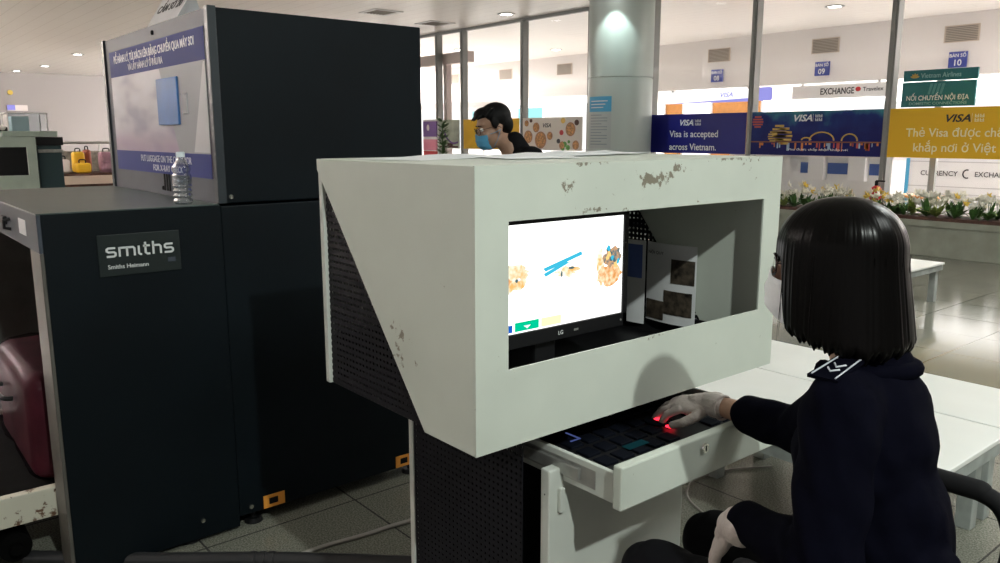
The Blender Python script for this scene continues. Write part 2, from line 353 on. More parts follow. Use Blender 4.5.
# ---------------------------------------------------------------- mesh helpers
ORG = {}
def BM(): return bmesh.new()
def add_box(bm, x0, x1, y0, y1, z0, z1, bev=0.0, seg=2):
    vs_ = [bm.verts.new(p) for p in ((x0, y0, z0), (x1, y0, z0), (x1, y1, z0), (x0, y1, z0), (x0, y0, z1), (x1, y0, z1), (x1, y1, z1), (x0, y1, z1))]
    fs = [bm.faces.new([vs_[i] for i in q]) for q in ((3, 2, 1, 0), (4, 5, 6, 7), (0, 1, 5, 4), (1, 2, 6, 5), (2, 3, 7, 6), (3, 0, 4, 7))]
    if bev > 0:
        es = list({e for f in fs for e in f.edges})
        bmesh.ops.bevel(bm, geom=es, offset=bev, segments=seg, affect='EDGES', profile=0.5)
    return vs_
def add_prism(bm, pts, ax, a0, a1, bev=0.0):
    """polygon pts (u,v) extruded along axis ax between a0 and a1; axis y: (u,v)=(x,z); x: (y,z); z: (x,y)"""
    def P(u, v, a): return {'y': (u, a, v), 'x': (a, u, v), 'z': (u, v, a)}[ax]
    A = [bm.verts.new(P(u, v, a0)) for u, v in pts]; B = [bm.verts.new(P(u, v, a1)) for u, v in pts]
    n = len(pts); fs = [bm.faces.new(A), bm.faces.new(B[::-1])]
    for i in range(n): fs.append(bm.faces.new((A[i], B[i], B[(i + 1) % n], A[(i + 1) % n])))
    bmesh.ops.recalc_face_normals(bm, faces=fs)
    if bev > 0:
        es = list({e for f in fs for e in f.edges})
        bmesh.ops.bevel(bm, geom=es, offset=bev, segments=2, affect='EDGES', profile=0.5)
def frame_of(d):
    d = Vector(d).normalized(); a = Vector((0, 0, 1)) if abs(d.z) < 0.9 else Vector((1, 0, 0))
    u = d.cross(a).normalized(); v = d.cross(u).normalized(); return u, v
def add_cone(bm, p0, p1, r0, r1, seg=20, caps=True):
    p0, p1 = Vector(p0), Vector(p1); u, v = frame_of(p1 - p0)
    A, B = [], []
    for i in range(seg):
        t = 2 * PI * i / seg; d = u * math.cos(t) + v * math.sin(t)
        A.append(bm.verts.new(p0 + d * r0)); B.append(bm.verts.new(p1 + d * r1))
    fs = [bm.faces.new((A[i], B[i], B[(i + 1) % seg], A[(i + 1) % seg])) for i in range(seg)]
    if caps: fs += [bm.faces.new(A), bm.faces.new(B[::-1])]
    bmesh.ops.recalc_face_normals(bm, faces=fs)
def add_tube(bm, pts, r, seg=10, closed=False, caps=True):
    pts = [Vector(p) for p in pts]; n = len(pts); rings = []
    u = None
    for i, p in enumerate(pts):
        if closed: d = pts[(i + 1) % n] - pts[i - 1]
        else: d = pts[min(i + 1, n - 1)] - pts[max(i - 1, 0)]
        d.normalize()
        if u is None: u, _ = frame_of(d)
        u = (u - d * u.dot(d)).normalized(); v = d.cross(u)
        rr = r[i] if isinstance(r, (list, tuple)) else r
        rings.append([bm.verts.new(p + (u * math.cos(2 * PI * k / seg) + v * math.sin(2 * PI * k / seg)) * rr) for k in range(seg)])
    fs = []
    for i in range(n if closed else n - 1):
        A, B = rings[i], rings[(i + 1) % n]
        for k in range(seg): fs.append(bm.faces.new((A[k], A[(k + 1) % seg], B[(k + 1) % seg], B[k])))
    if caps and not closed: fs += [bm.faces.new(rings[0][::-1]), bm.faces.new(rings[-1])]
    bmesh.ops.recalc_face_normals(bm, faces=fs)
def smooth_path(pts, n=6):
    pts = [Vector(p) for p in pts]; out = []
    for i in range(len(pts) - 1):
        a = pts[max(i - 1, 0)]; b = pts[i]; c = pts[i + 1]; d = pts[min(i + 2, len(pts) - 1)]
        for k in range(n):
            t = k / n
            out.append(0.5 * ((2 * b) + (-a + c) * t + (2 * a - 5 * b + 4 * c - d) * t * t + (-a + 3 * b - 3 * c + d) * t ** 3))
    out.append(pts[-1]); return out
def add_lathe(bm, prof, c, seg=28, cap=True):
    c = Vector(c); rings = []
    for r, z in prof: rings.append([bm.verts.new(c + Vector((r * math.cos(2 * PI * k / seg), r * math.sin(2 * PI * k / seg), z))) for k in range(seg)])
    fs = []
    for A, B in zip(rings, rings[1:]):
        for k in range(seg): fs.append(bm.faces.new((A[k], A[(k + 1) % seg], B[(k + 1) % seg], B[k])))
    if cap: fs += [bm.faces.new(rings[0][::-1]), bm.faces.new(rings[-1])]
    bmesh.ops.recalc_face_normals(bm, faces=fs)
def add_ell(bm, c, rad, M=None, seg=20):
    r = bmesh.ops.create_uvsphere(bm, u_segments=seg, v_segments=max(8, seg // 2 + 2), radius=1.0)
    M = M or Matrix.Identity(3)
    for v in r['verts']: v.co = Vector(c) + M @ Vector((v.co.x * rad[0], v.co.y * rad[1], v.co.z * rad[2]))
def add_cap(bm, p0, p1, r0, r1, seg=14):
    """tapered capsule"""
    p0, p1 = Vector(p0), Vector(p1); d = (p1 - p0).normalized()
    pts, rs = [], []
    for k in range(1, 5): a = PI / 2 * k / 4; pts.append(p0 - d * r0 * math.cos(a)); rs.append(max(r0 * math.sin(a), 1e-4))
    for k in range(1, 4): t = k / 4; pts.append(p0.lerp(p1, t)); rs.append(r0 + (r1 - r0) * t)
    for k in range(4, 0, -1): a = PI / 2 * k / 4; pts.append(p1 + d * r1 * math.cos(a)); rs.append(max(r1 * math.sin(a), 1e-4))
    add_tube(bm, pts, rs, seg)
def add_quad(bm, pts): bm.faces.new([bm.verts.new(p) for p in pts])
def add_disc(bm, c, u, v, ru, rv, n, seg=24, t=0.003):
    """thin elliptical disc, axes u,v, thickness t along n"""
    c, u, v, n = Vector(c), Vector(u), Vector(v), Vector(n)
    A = [bm.verts.new(c + u * ru * math.cos(2 * PI * k / seg) + v * rv * math.sin(2 * PI * k / seg)) for k in range(seg)]
    B = [bm.verts.new(q.co + n * t) for q in A]
    fs = [bm.faces.new(A), bm.faces.new(B[::-1])] + [bm.faces.new((A[k], B[k], B[(k + 1) % seg], A[(k + 1) % seg])) for k in range(seg)]
    bmesh.ops.recalc_face_normals(bm, faces=fs)

def add_ring_x(bm, x0, x1, O, I):
    """rectangular frame in the y-z plane, between x0 and x1; O, I = (y0, y1, z0, z1)"""
    q4 = lambda r: [(r[0], r[2]), (r[1], r[2]), (r[1], r[3]), (r[0], r[3])]
    V = {(k, q, a): bm.verts.new((xx_, *q4(O if k == 'o' else I)[q])) for k in 'oi' for q in range(4) for a, xx_ in enumerate((x0, x1))}
    fs = []
    for q in range(4):
        r = (q + 1) % 4
        fs += [bm.faces.new((V['o', q, 1], V['o', r, 1], V['i', r, 1], V['i', q, 1])), bm.faces.new((V['o', q, 0], V['i', q, 0], V['i', r, 0], V['o', r, 0])),
               bm.faces.new((V['o', q, 0], V['o', r, 0], V['o', r, 1], V['o', q, 1])), bm.faces.new((V['i', q, 0], V['i', q, 1], V['i', r, 1], V['i', r, 0]))]
    bmesh.ops.recalc_face_normals(bm, faces=fs)
def obj(name, bm, m, parent=None, smooth=None):
    me = bpy.data.meshes.new(name)
    if parent is not None: org = ORG[parent.name]
    else:
        xs = [v.co for v in bm.verts]
        org = Vector(((min(p.x for p in xs) + max(p.x for p in xs)) / 2, (min(p.y for p in xs) + max(p.y for p in xs)) / 2, min(p.z for p in xs)))
    for v in bm.verts: v.co -= org
    bm.to_mesh(me); bm.free()
    me.materials.append(MAT[m] if isinstance(m, str) else m)
    if smooth is not None:
        for p in me.polygons: p.use_smooth = True
        if smooth > 0:
            try: me.set_sharp_from_angle(angle=math.radians(smooth))
            except Exception: pass
    o = bpy.data.objects.new(name, me); COL.objects.link(o)
    if parent is not None: o.parent = parent
    else: o.location = org
    ORG[o.name] = org.copy()
    return o
def thing(name, label, cat, loc, group=None):
    o = bpy.data.objects.new(name, None); COL.objects.link(o); o.location = loc; o.empty_display_size = 0.05
    o['label'] = label; o['category'] = cat
    if group: o['group'] = group
    ORG[o.name] = Vector(loc); return o
def tag(o, label, cat, group=None, kind=None):
    o['label'] = label; o['category'] = cat
    if group: o['group'] = group
    if kind: o['kind'] = kind
    return o
def struct(o): o['kind'] = 'structure'; return o
def fuse(bm, voxel, smooth=4):
    """merge overlapping closed shapes of a bmesh into one continuous skin"""
    me = bpy.data.meshes.new('t'); bm.to_mesh(me); bm.free()
    o = bpy.data.objects.new('t', me); COL.objects.link(o)
    r = o.modifiers.new('r', 'REMESH'); r.mode = 'VOXEL'; r.voxel_size = voxel
    if smooth: s = o.modifiers.new('s', 'SMOOTH'); s.iterations = smooth; s.factor = 0.5
    dg = bpy.context.evaluated_depsgraph_get(); dg.update()
    ev = o.evaluated_get(dg); m2 = ev.to_mesh()
    out = bmesh.new(); out.from_mesh(m2); ev.to_mesh_clear()
    bpy.data.objects.remove(o); bpy.data.meshes.remove(me)
    return out
AX = {'-y': (Vector((1, 0, 0)), Vector((0, 0, 1)), Vector((0, -1, 0))), '+x': (Vector((0, 1, 0)), Vector((0, 0, 1)), Vector((1, 0, 0))),
      '+z': (Vector((1, 0, 0)), Vector((0, 1, 0)), Vector((0, 0, 1)))}
def text_bm(s, height, at, face='-y', align='LEFT', shear=0.0, bold=0.0, width=None, depth=0.002):
    """lettering as a mesh; at = baseline anchor in world space, height = capital height"""
    c = bpy.data.curves.new('t', 'FONT'); c.body = s; c.align_x = align; c.shear = shear; c.offset = bold; c.extrude = 0.01; c.resolution_u = 3
    c.size = 1.0
    o = bpy.data.objects.new('t', c); COL.objects.link(o)
    dg = bpy.context.evaluated_depsgraph_get(); dg.update(); ev = o.evaluated_get(dg); m2 = ev.to_mesh()
    bm = bmesh.new(); bm.from_mesh(m2); ev.to_mesh_clear(); bpy.data.objects.remove(o); bpy.data.curves.remove(c)
    R, U, Nn = AX[face] if isinstance(face, str) else face
    k = height / 0.70; kx = k
    if width and bm.verts:
        ww = max(v.co.x for v in bm.verts) - min(v.co.x for v in bm.verts); kx = width / ww
    for v in bm.verts: v.co = Vector(at) + R * v.co.x * kx + U * v.co.y * k + Nn * (depth if v.co.z > 0 else 0.0)
    return bm
def lettering(parent, s, height, at, m='text_white', **kw): return obj('lettering', text_bm(s, height, at, **kw), m, parent)
def stroke_bm(bm, polys, at, k, wd, face='+x', depth=0.003):
    """flat rounded pen strokes, polys in letter units"""
    R, U, Nn = AX[face]; at = Vector(at)
    for pl in polys:
        n = len(pl); L_, R_ = [], []
        for i in range(n):
            p = Vector(pl[i]); a = Vector(pl[max(i - 1, 0)]); b = Vector(pl[min(i + 1, n - 1)])
            d1 = (p - a).normalized() if i > 0 else (b - p).normalized(); d2 = (b - p).normalized() if i < n - 1 else d1
            nn = Vector((-(d1 + d2).y, (d1 + d2).x)).normalized(); sc_ = wd / max(0.5, nn.dot(Vector((-d1.y, d1.x))))
            L_.append(p + nn * sc_ / 2); R_.append(p - nn * sc_ / 2)
        def W(q, dd): return at + R * q.x * k + U * q.y * k + Nn * dd
        F = [[bm.verts.new(W(q, depth)) for q in S] for S in (L_, R_)]; Bk = [[bm.verts.new(W(q, 0)) for q in S] for S in (L_, R_)]
        for i in range(n - 1):
            bm.faces.new((F[0][i], F[1][i], F[1][i + 1], F[0][i + 1]))
            bm.faces.new((F[0][i], F[0][i + 1], Bk[0][i + 1], Bk[0][i])); bm.faces.new((F[1][i], Bk[1][i], Bk[1][i + 1], F[1][i + 1]))
def copy_tree(o, parent=None):
    c = o.copy(); COL.objects.link(c)
    if parent is not None: c.parent = parent
    for ch in list(o.children): copy_tree(ch, c)
    ORG[c.name] = ORG.get(o.name, Vector()).copy()
    return c
def copy_thing(o, loc, label=None, rz=None):
    c = copy_tree(o); c.location = loc
    if label: c['label'] = label
    if rz is not None: c.rotation_euler = (0, 0, rz)
    return c

# ================================================================ SETTING
b = BM(); add_box(b, -36, 9, -9, 10.75, -0.1, 0.0); struct(obj('floor', b, 'granite_tile'))
b = BM(); add_box(b, -36, 9, 10.75, 20, -0.1, 0.0); struct(obj('floor', b, mat('pale_tile', (0.55, 0.53, 0.50), 0.3, noise=0.05)))  # unseen hall floor made pale to bounce light onto ceiling and soffit
b = BM(); add_box(b, -36, 9, -9, 20, 3.7, 3.8); struct(obj('ceiling', b, 'ceiling_strip'))
b = BM(); add_box(b, -34.3, -34.0, -9, 20, 0, 3.7); struct(obj('wall_left', b, mat('wall_rose', (0.34, 0.32, 0.31), 0.6)))
b = BM(); add_box(b, -34, 9, 19.0, 19.2, 0, 3.7); struct(obj('wall_back', b, 'wall_white'))
b = BM(); add_box(b, -34, 9, 16.6, 16.8, 2.56, 3.7); struct(obj('wall_soffit', b, 'wall_white'))
# glazed partition
G = 10.75
MX = [-19.0, -17.05, -15.1, -14.17, -12.2, -10.36, -8.93, -7.01, -4.965, -2.95, -0.95, 1.05, 3.05]
for i, x in enumerate(MX):
    b = BM(); add_box(b, x - 0.045, x + 0.045, G - 0.09, G + 0.06, 0, 3.66, 0.006); add_box(b, x - 0.018, x + 0.018, G - 0.105, G - 0.09, 0, 3.64)
    struct(obj('trim_%d' % (i + 1), b, 'mullion'))
    if i < len(MX) - 1:
        b = BM(); add_box(b, x + 0.045, MX[i + 1] - 0.045, G - 0.006, G + 0.006, 0.06, 3.645); struct(obj('window_%d' % (i + 1), b, 'pane_glass'))
b = BM(); add_box(b, -19.05, 3.1, G - 0.04, G + 0.04, 3.64, 3.7); add_box(b, -19.05, 3.1, G - 0.05, G + 0.05, 0, 0.06)
struct(obj('trim_20', b, 'mullion'))
# sliding-door beam at the left of the glazing
b = BM(); add_box(b, -18.0, -14.21, G + 0.1, G + 0.3, 3.02, 3.25, 0.01); add_box(b, -15.12, -15.0, G + 0.12, G + 0.26, 0, 3.02)
struct(obj('trim_21', b, mat('beam_pink', (0.58, 0.47, 0.45), 0.5)))
# round column clad in metal panels
cx, cy, cr = -9.10, 10.10, 0.525
b = BM(); prof = [(cr, 0), (cr, 2.345), (cr - 0.012, 2.35), (cr - 0.012, 2.362), (cr, 2.367), (cr, 3.63)]
add_lathe(b, prof, (cx, cy, 0), 64); col_o = struct(obj('column', b, 'column_panel', smooth=30))
b = BM(); add_lathe(b, [(cr + 0.03, 3.62), (cr + 0.03, 3.70)], (cx, cy, 0), 64); add_lathe(b, [(cr + 0.015, 0.0), (cr + 0.015, 0.12)], (cx, cy, 0), 64)
struct(obj('trim_22', b, 'matte_black'))
spot('column_lamp', (-8.64, 9.36, 3.64), (-8.85, 9.65, 2.4), 55, math.radians(70), 0.03, (0.85, 1.0, 0.96))
# glowing panels added for the bright shop interiors under the soffit
for i, (x0, x1, z0, z1, m) in enumerate([(-31, -22.5, 0.9, 2.4, 'lightbox'), (-22, -17.6, 1.0, 2.45, 'lightbox'), (-9.6, -3.0, 1.3, 2.2, 'lightbox')]):
    t = thing('lightbox', ['long glowing white shop lightbox behind the glass at far left', 'glowing white shop lightbox behind the seated man', 'glowing white shop lightbox under the exchange sign'][i], 'lightbox', ((x0 + x1) / 2, 18.9, 0))
    b = BM(); add_box(b, x0, x1, 18.80, 18.99, 0.0, z1 + 0.1, 0.01); obj('casing', b, 'counter_white', t)
    b = BM(); add_box(b, x0 + 0.05, x1 - 0.05, 18.76, 18.80, z0, z1); obj('panel', b, m, t)
# ceiling fittings
def downlight(x, y, label):
    t = thing('downlight', label, 'ceiling light', (x, y, 3.7), 'ceiling downlights')
    b = BM(); add_lathe(b, [(0.11, -0.002), (0.165, -0.002), (0.17, -0.012), (0.125, -0.02), (0.11, -0.012)], (x, y, 3.7), 24, cap=False); obj('ring', b, 'alu', t, smooth=40)
    b = BM(); add_lathe(b, [(0.118, -0.010), (0.10, -0.016)], (x, y, 3.7), 24); obj('lens', b, 'lens', t)
for x, y, l in [(-25.4, 5.67, 'round ceiling downlight above the luggage carousel, nearest of three'), (-30.3, 5.75, 'round ceiling downlight above the carousel, middle of three'),
                (-33.2, 5.4, 'round ceiling downlight near the far left wall, farthest of three'), (-12.0, 10.1, 'round ceiling downlight just before the glass, left of the column'),
                (-10.45, 8.9, 'round ceiling downlight close to the column top'), (-8.64, 9.36, 'round ceiling downlight shining down onto the column'),
                (-17.6, 13.2, 'round ceiling downlight inside the glazed hall, above the food banner'), (-13.0, 14.3, 'round ceiling downlight inside the glazed hall, above the blue banner'),
                (-7.6, 14.0, 'round ceiling downlight inside the glazed hall, above the night banner'), (-16.0, 15.2, 'round ceiling downlight in the glazed hall, deepest one near the vents')]:
    downlight(x, y, l)
def ceiling_vent(x, y, label):
    t = thing('ceiling_vent', label, 'air vent', (x, y, 3.7))
    b = BM()
    for a in (-0.3, 0.24): add_box(b, x + a, x + a + 0.06, y - 0.3, y + 0.3, 3.685, 3.7)
    for a in (-0.3, 0.24): add_box(b, x - 0.3, x + 0.3, y + a, y + a + 0.06, 3.684, 3.7)
    obj('frame', b, 'counter_white', t)
    b = BM()
    for k in range(7): add_box(b, x - 0.24, x + 0.24, y - 0.22 + k * 0.065, y - 0.20 + k * 0.065, 3.686, 3.699)
    obj('grille', b, 'vent_grey', t)
ceiling_vent(-13.3, 8.16, 'square ceiling vent above the tall dark cabinet'); ceiling_vent(-13.9, 9.8, 'square ceiling vent before the glass, right of the cabinet')
for i, (x, l) in enumerate([(-22.48, 'grey wall vent on the soffit, leftmost of the five'), (-19.74, 'grey wall vent on the soffit above the blue check-in glow'), (-17.1, 'grey wall vent on the soffit left of the column'), (-11.83, 'grey wall vent above the hanging number right of the column'),
                            (-9.15, 'grey wall vent above the number 09 sign'), (-6.45, 'grey wall vent above the number 10 sign')]):
    t = thing('wall_vent', l, 'air vent', (x, 16.6, 3.17), 'soffit vents')
    b = BM(); add_box(b, x - 0.31, x + 0.31, 16.58, 16.60, 3.17, 3.48); obj('frame', b, 'beige', t)
    b = BM()
    for k in range(9): add_box(b, x - 0.28, x + 0.28, 16.57, 16.585, 3.19 + k * 0.031, 3.207 + k * 0.031)
    obj('louvre', b, 'vent_grey', t)
for x, num, l in [(-11.81, '08', 'small blue sign with number 08 on the soffit right of the column'), (-9.15, '09', 'small blue sign numbered 09 above the exchange sign'), (-6.45, '10', 'small blue sign numbered 10 above the teal sign')]:
    t = thing('number_sign', l, 'sign', (x, 16.5, 2.70), 'numbered desk signs')
    b = BM(); add_box(b, x - 0.16, x + 0.16, 16.5, 16.54, 2.70, 2.99); obj('board', b, 'sign_blue', t)
    b = BM(); add_box(b, x - 0.01, x + 0.01, 16.54, 16.6, 2.8, 2.86); obj('bracket', b, 'alu', t)
    lettering(t, num, 0.11, (x, 16.497, 2.735), align='CENTER', bold=0.012); lettering(t, 'BÀN SỐ', 0.06, (x, 16.497, 2.89), align='CENTER')

# ================================================================ X-RAY SCANNER (near)
SX, SW = -2.746, 1.352          # right-hand side plane, width
xl = SX - SW
Y0, Y1, Y2 = 0.456, 1.015, 1.867
ZT, ZS = 1.8726, 1.213
sc = thing('baggage_scanner', 'large dark navy baggage x-ray scanner with a tall cabinet and low tunnel', 'x-ray scanner', (SX - SW / 2, 1.0, 0))
b = BM(); add_box(b, xl + 0.004, SX - 0.004, Y1 + 0.014, Y2, ZS + 0.004, ZT, 0.004); hc = obj('upper_cabinet', b, 'navy', sc)
b = BM()   # front frame of the tall cabinet
add_box(b, SX - 0.035, SX, Y1, Y1 + 0.03, ZS + 0.004, ZT + 0.004, 0.003); obj('cabinet_edge', b, 'navy_edge', sc); b = BM(); add_box(b, xl, xl + 0.035, Y1, Y1 + 0.03, ZS, ZT + 0.004, 0.003)
obj('cabinet_edge', b, 'navy_edge', sc)
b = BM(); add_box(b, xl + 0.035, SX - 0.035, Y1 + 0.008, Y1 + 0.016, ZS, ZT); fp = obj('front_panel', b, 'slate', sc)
b = BM()
for k in range(3): add_box(b, SX - 0.60 + k * 0.03, SX - 0.588 + k * 0.03, Y1 + 0.005, Y1 + 0.009, ZS + 0.02, ZS + 0.09)
obj('vent_slot', b, 'matte_black', fp)
for xx, zz in ((-3.36, 1.242), (-3.36, 1.845), (-2.76, 1.845)):
    b = BM(); add_cone(b, (xx, Y1 + 0.009, zz), (xx, Y1 + 0.002, zz), 0.009, 0.007, 14); obj('screw', b, 'matte_black', fp)
# poster on the cabinet front
px0, px1, pz0, pz1, py = -3.985, -2.80, 1.300, 1.815, Y1 + 0.004
po = obj('poster', (lambda b: (add_box(b, px0, px1, py, py + 0.004, pz0, pz1), b)[1])(BM()), 'poster_print', sc); po['label'] = 'printed notice sheet with blue bands'
def pr(x0, x1, z0, z1, m, n, d=0.001, par=None):
    b = BM(); add_box(b, x0, x1, py - d, py, z0, z1); return obj(n, b, m, par or po)
pr(px0, px1, 1.705, pz1, 'poster_blue', 'title_band'); pr(px0, px1, pz0, 1.385, 'poster_blue', 'footer_band')
b = BM(); add_prism(b, [(-3.30, 1.705), (px1, 1.705), (px1, 1.385), (-3.12, 1.385)], 'y', py - 0.0012, py); obj('grey_field', b, 'poster_grey', po)
b = BM(); add_prism(b, [(px1 - 0.02, 1.70), (px1 - 0.002, 1.70), (px1 - 0.002, 1.39), (px1 - 0.16, 1.39)], 'y', py - 0.002, py); obj('white_wedge', b, 'poster_white', po)
b = BM(); add_box(b, -3.33, -3.09, py - 0.008, py, 1.49, 1.665, 0.003, 2); obj('suitcase_picture', b, 'poster_case', po)
b = BM(); add_tube(b, [(-3.05, py - 0.002, 1.60), (-3.0, py - 0.002, 1.60), (-3.0, py - 0.002, 1.53), (-3.05, py - 0.002, 1.53)], 0.004, 6); obj('handle_picture', b, 'poster_white', po)
lettering(po, 'ĐỂ HÀNH LÝ, TÚI XÁCH LÊN BĂNG CHUYỀN QUA MÁY SOI', 0.030, (px0 + 0.07, py - 0.0015, 1.762), m='poster_text', width=1.02, bold=0.012, depth=0.001)
lettering(po, 'VÀ LẤY HÀNH LÝ Ở ĐẦU RA', 0.026, (px0 + 0.28, py - 0.0015, 1.722), m='poster_text', width=0.46, bold=0.012, depth=0.001)
lettering(po, 'PUT LUGGAGE ON THE CONVEYOR', 0.026, (-3.62, py - 0.0015, 1.345), m='poster_text', width=0.62, bold=0.01, depth=0.001)
lettering(po, 'FOR X-RAY CHECK', 0.024, (-3.46, py - 0.0015, 1.310), m='poster_text', width=0.36, bold=0.01, depth=0.001)
# lower body under the cabinet
b = BM(); add_box(b, xl, SX, Y1 + 0.006, Y2, 0.055, ZS - 0.004, 0.004); obj('lower_cabinet', b, 'navy', sc)
# tunnel housing, hollow along y
b = BM()
J = 0.151; zi = 1.095
add_prism(b, [(xl, 0.02), (xl, ZS), (SX, ZS), (SX, 0.02), (SX - 0.03, 0.02), (SX - 0.03, ZS - 0.03), (xl + 0.03, ZS - 0.03), (xl + 0.03, 0.02)], 'y', Y0 + 0.0125, Y1 + 0.004)
obj('tunnel_housing', b, 'navy', sc)
mat('scanner_top', (0.050, 0.072, 0.066), 0.36, noise=0.12, nscale=4)  # ceiling reflection on the tunnel top put into its base colour
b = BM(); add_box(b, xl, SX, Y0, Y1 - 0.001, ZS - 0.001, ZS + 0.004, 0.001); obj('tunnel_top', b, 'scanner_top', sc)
b = BM()
add_box(b, xl, SX, Y0, Y0 + 0.012, zi, ZS - 0.001, 0.002); lint = obj('tunnel_lintel', b, 'slate', sc)
for s_, (a0, a1) in enumerate(((SX - J, SX), (xl, xl + J))):
    b = BM(); add_box(b, a0, a1, Y0 + 0.0005, Y0 + 0.012, 0.02, zi - 0.0005, 0.002); add_box(b, (a0 if s_ == 0 else a1 - 0.02), (a0 + 0.02 if s_ == 0 else a1), Y0 + 0.0122, Y1, 0.24, zi)
    obj('tunnel_jamb', b, 'jamb_paint', sc)
b = BM(); add_box(b, -3.045, -2.93, Y0 - 0.002, Y0 + 0.001, 1.133, 1.183); st = obj('sticker', b, 'paper', sc)
b = BM(); add_box(b, -3.36, -3.28, Y0 - 0.014, Y0, 1.14, 1.17, 0.004); obj('latch', b, 'black', sc); b = BM(); add_tube(b, [(-3.22, Y0, 1.165), (-3.22, Y0 - 0.02, 1.16), (-3.22, Y0 - 0.02, 1.135), (-3.22, Y0, 1.13)], 0.006, 8); obj('latch_handle', b, 'black', sc)
# dark lead curtain deep in the tunnel
for k in range(6):
    x0 = xl + J + 0.02 + k * 0.172
    b = BM(); add_box(b, x0, x0 + 0.165, Y1 - 0.03, Y1 - 0.022, 0.30, zi); obj('lead_curtain', b, 'rubber', sc)
b = BM(); add_box(b, xl + J + 0.06, SX - J - 0.055, -0.75, Y1 - 0.01, 0.262, 0.272, 0.003); add_cone(b, (xl + J + 0.06, -0.75, 0.225), (SX - J - 0.06, -0.75, 0.225), 0.045, 0.045, 24); obj('conveyor_belt', b, 'rubber', sc)
for xa in (SX - J - 0.05, xl + J + 0.01):
    b = BM(); add_box(b, xa, xa + 0.035, -0.80, Y0 + 0.26, 0.178, 0.282, 0.004); obj('conveyor_rail', b, 'rail_paint', sc)
for xa, ya in ((SX - J - 0.06, -0.5), (xl + J + 0.03, -0.5)):
    b = BM(); add_box(b, xa - 0.02, xa + 0.02, ya - 0.02, ya + 0.02, 0.0, 0.18); add_cone(b, (xa, ya, 0), (xa, ya, 0.015), 0.04, 0.03, 18); obj('conveyor_leg', b, 'black', sc)
b = BM(); add_cone(b, (SX - J - 0.25, 0.33, 0.09), (SX - J - 0.05, 0.33, 0.09), 0.05, 0.05, 24); add_cone(b, (SX - J - 0.05, 0.33, 0.09), (SX - J - 0.02, 0.33, 0.09), 0.02, 0.02, 12); obj('drive_roller', b, 'rubber', sc)
b = BM(); add_box(b, xl + 0.2, SX - 0.06, Y0 + 0.25, Y0 + 0.27, 0.02, 0.2); obj('base_plate', b, 'grille', sc)
# feet, bolts, orange lifting marks
for ya in (0.85, 1.09, 1.8):
    b = BM(); add_cone(b, (SX - 0.05, ya, 0), (SX - 0.05, ya, 0.018), 0.035, 0.03, 18); add_cone(b, (SX - 0.05, ya, 0.018), (SX - 0.05, ya, 0.07), 0.011, 0.011, 12); obj('foot', b, 'black', sc)
for ya in (0.5, 1.8):
    b = BM(); add_cone(b, (xl + 0.05, ya, 0), (xl + 0.05, ya, 0.018), 0.035, 0.03, 18); add_cone(b, (xl + 0.05, ya, 0.018), (xl + 0.05, ya, 0.07), 0.011, 0.011, 12); obj('foot', b, 'black', sc)
for ya, za in ((0.885, 0.085), (1.065, 0.083), (1.058, 1.240)):
    b = BM(); add_cone(b, (SX - 0.001, ya, za), (SX + 0.005, ya, za), 0.010, 0.008, 14); obj('bolt', b, 'chrome', sc)
for ya in (1.113, 1.70):
    b = BM(); z0, z1 = 0.058, 0.108
    add_box(b, SX - 0.001, SX + 0.002, ya, ya + 0.085, z0 + 0.037, z1); add_box(b, SX - 0.001, SX + 0.002, ya, ya + 0.085, z0, z0 + 0.012)
    add_box(b, SX - 0.001, SX + 0.002, ya, ya + 0.022, z0 + 0.012, z0 + 0.037); add_box(b, SX - 0.001, SX + 0.002, ya + 0.058, ya + 0.085, z0 + 0.012, z0 + 0.037)
    lm = obj('lifting_mark', b, 'orange_mark', sc); lm['label'] = 'orange frame mark around a slot'
    b = BM(); add_box(b, SX - 0.001, SX + 0.001, ya + 0.022, ya + 0.058, z0 + 0.012, z0 + 0.037); obj('slot', b, 'matte_black', lm)
b = BM(); add_prism(b, [(0.618, 1.005), (0.872, 1.005), (0.872, 1.138), (0.618, 1.138)], 'x', SX - 0.001, SX + 0.004, 0.001); npl = obj('name_plate', b, 'plate_dark', sc); npl['label'] = 'dark maker plate with silver lettering'
# silver wordmark drawn with pen strokes
b = BM()
S_ = [(0.62, 0.62), (0.18, 0.62), (0.08, 0.55), (0.08, 0.42), (0.18, 0.35), (0.52, 0.35), (0.62, 0.27), (0.62, 0.13), (0.52, 0.05), (0.04, 0.05)]
glyphs = [([S_], 0.80), ([[(0.08, 0.0), (0.08, 0.66)], [(0.08, 0.60), (0.95, 0.60), (1.05, 0.5), (1.05, 0.0)], [(0.565, 0.6), (0.565, 0.0)]], 1.25),
          ([[(0.08, 0.66), (0.08, 0.13), (0.17, 0.05), (0.27, 0.05)]], 0.36), ([[(0.16, 0.88), (0.16, 0.15), (0.27, 0.05), (0.46, 0.05)], [(0.0, 0.62), (0.46, 0.62)]], 0.60),
          ([[(0.08, 0.0), (0.08, 0.90)], [(0.08, 0.60), (0.48, 0.60), (0.58, 0.5), (0.58, 0.0)]], 0.78), ([S_], 0.70)]
tot = sum(g[1] for g in glyphs); k = 0.212 / tot; xx = 0.0
for pl, adv in glyphs:
    stroke_bm(b, [[(q[0] + xx, q[1]) for q in p] for p in pl], (SX + 0.004, 0.640, 1.066), k, 0.135, '+x', 0.002); xx += adv
obj('lettering', b, 'logo_silver', npl)
obj('lettering', text_bm('Smiths Heimann', 0.0135, (SX + 0.004, 0.643, 1.028), '+x', bold=0.012, width=0.124, depth=0.0015), 'logo_silver', npl)
b = BM(); add_box(b, SX + 0.004, SX + 0.005, 0.83, 0.855, 1.035, 1.05); obj('small_mark', b, 'slate', npl)

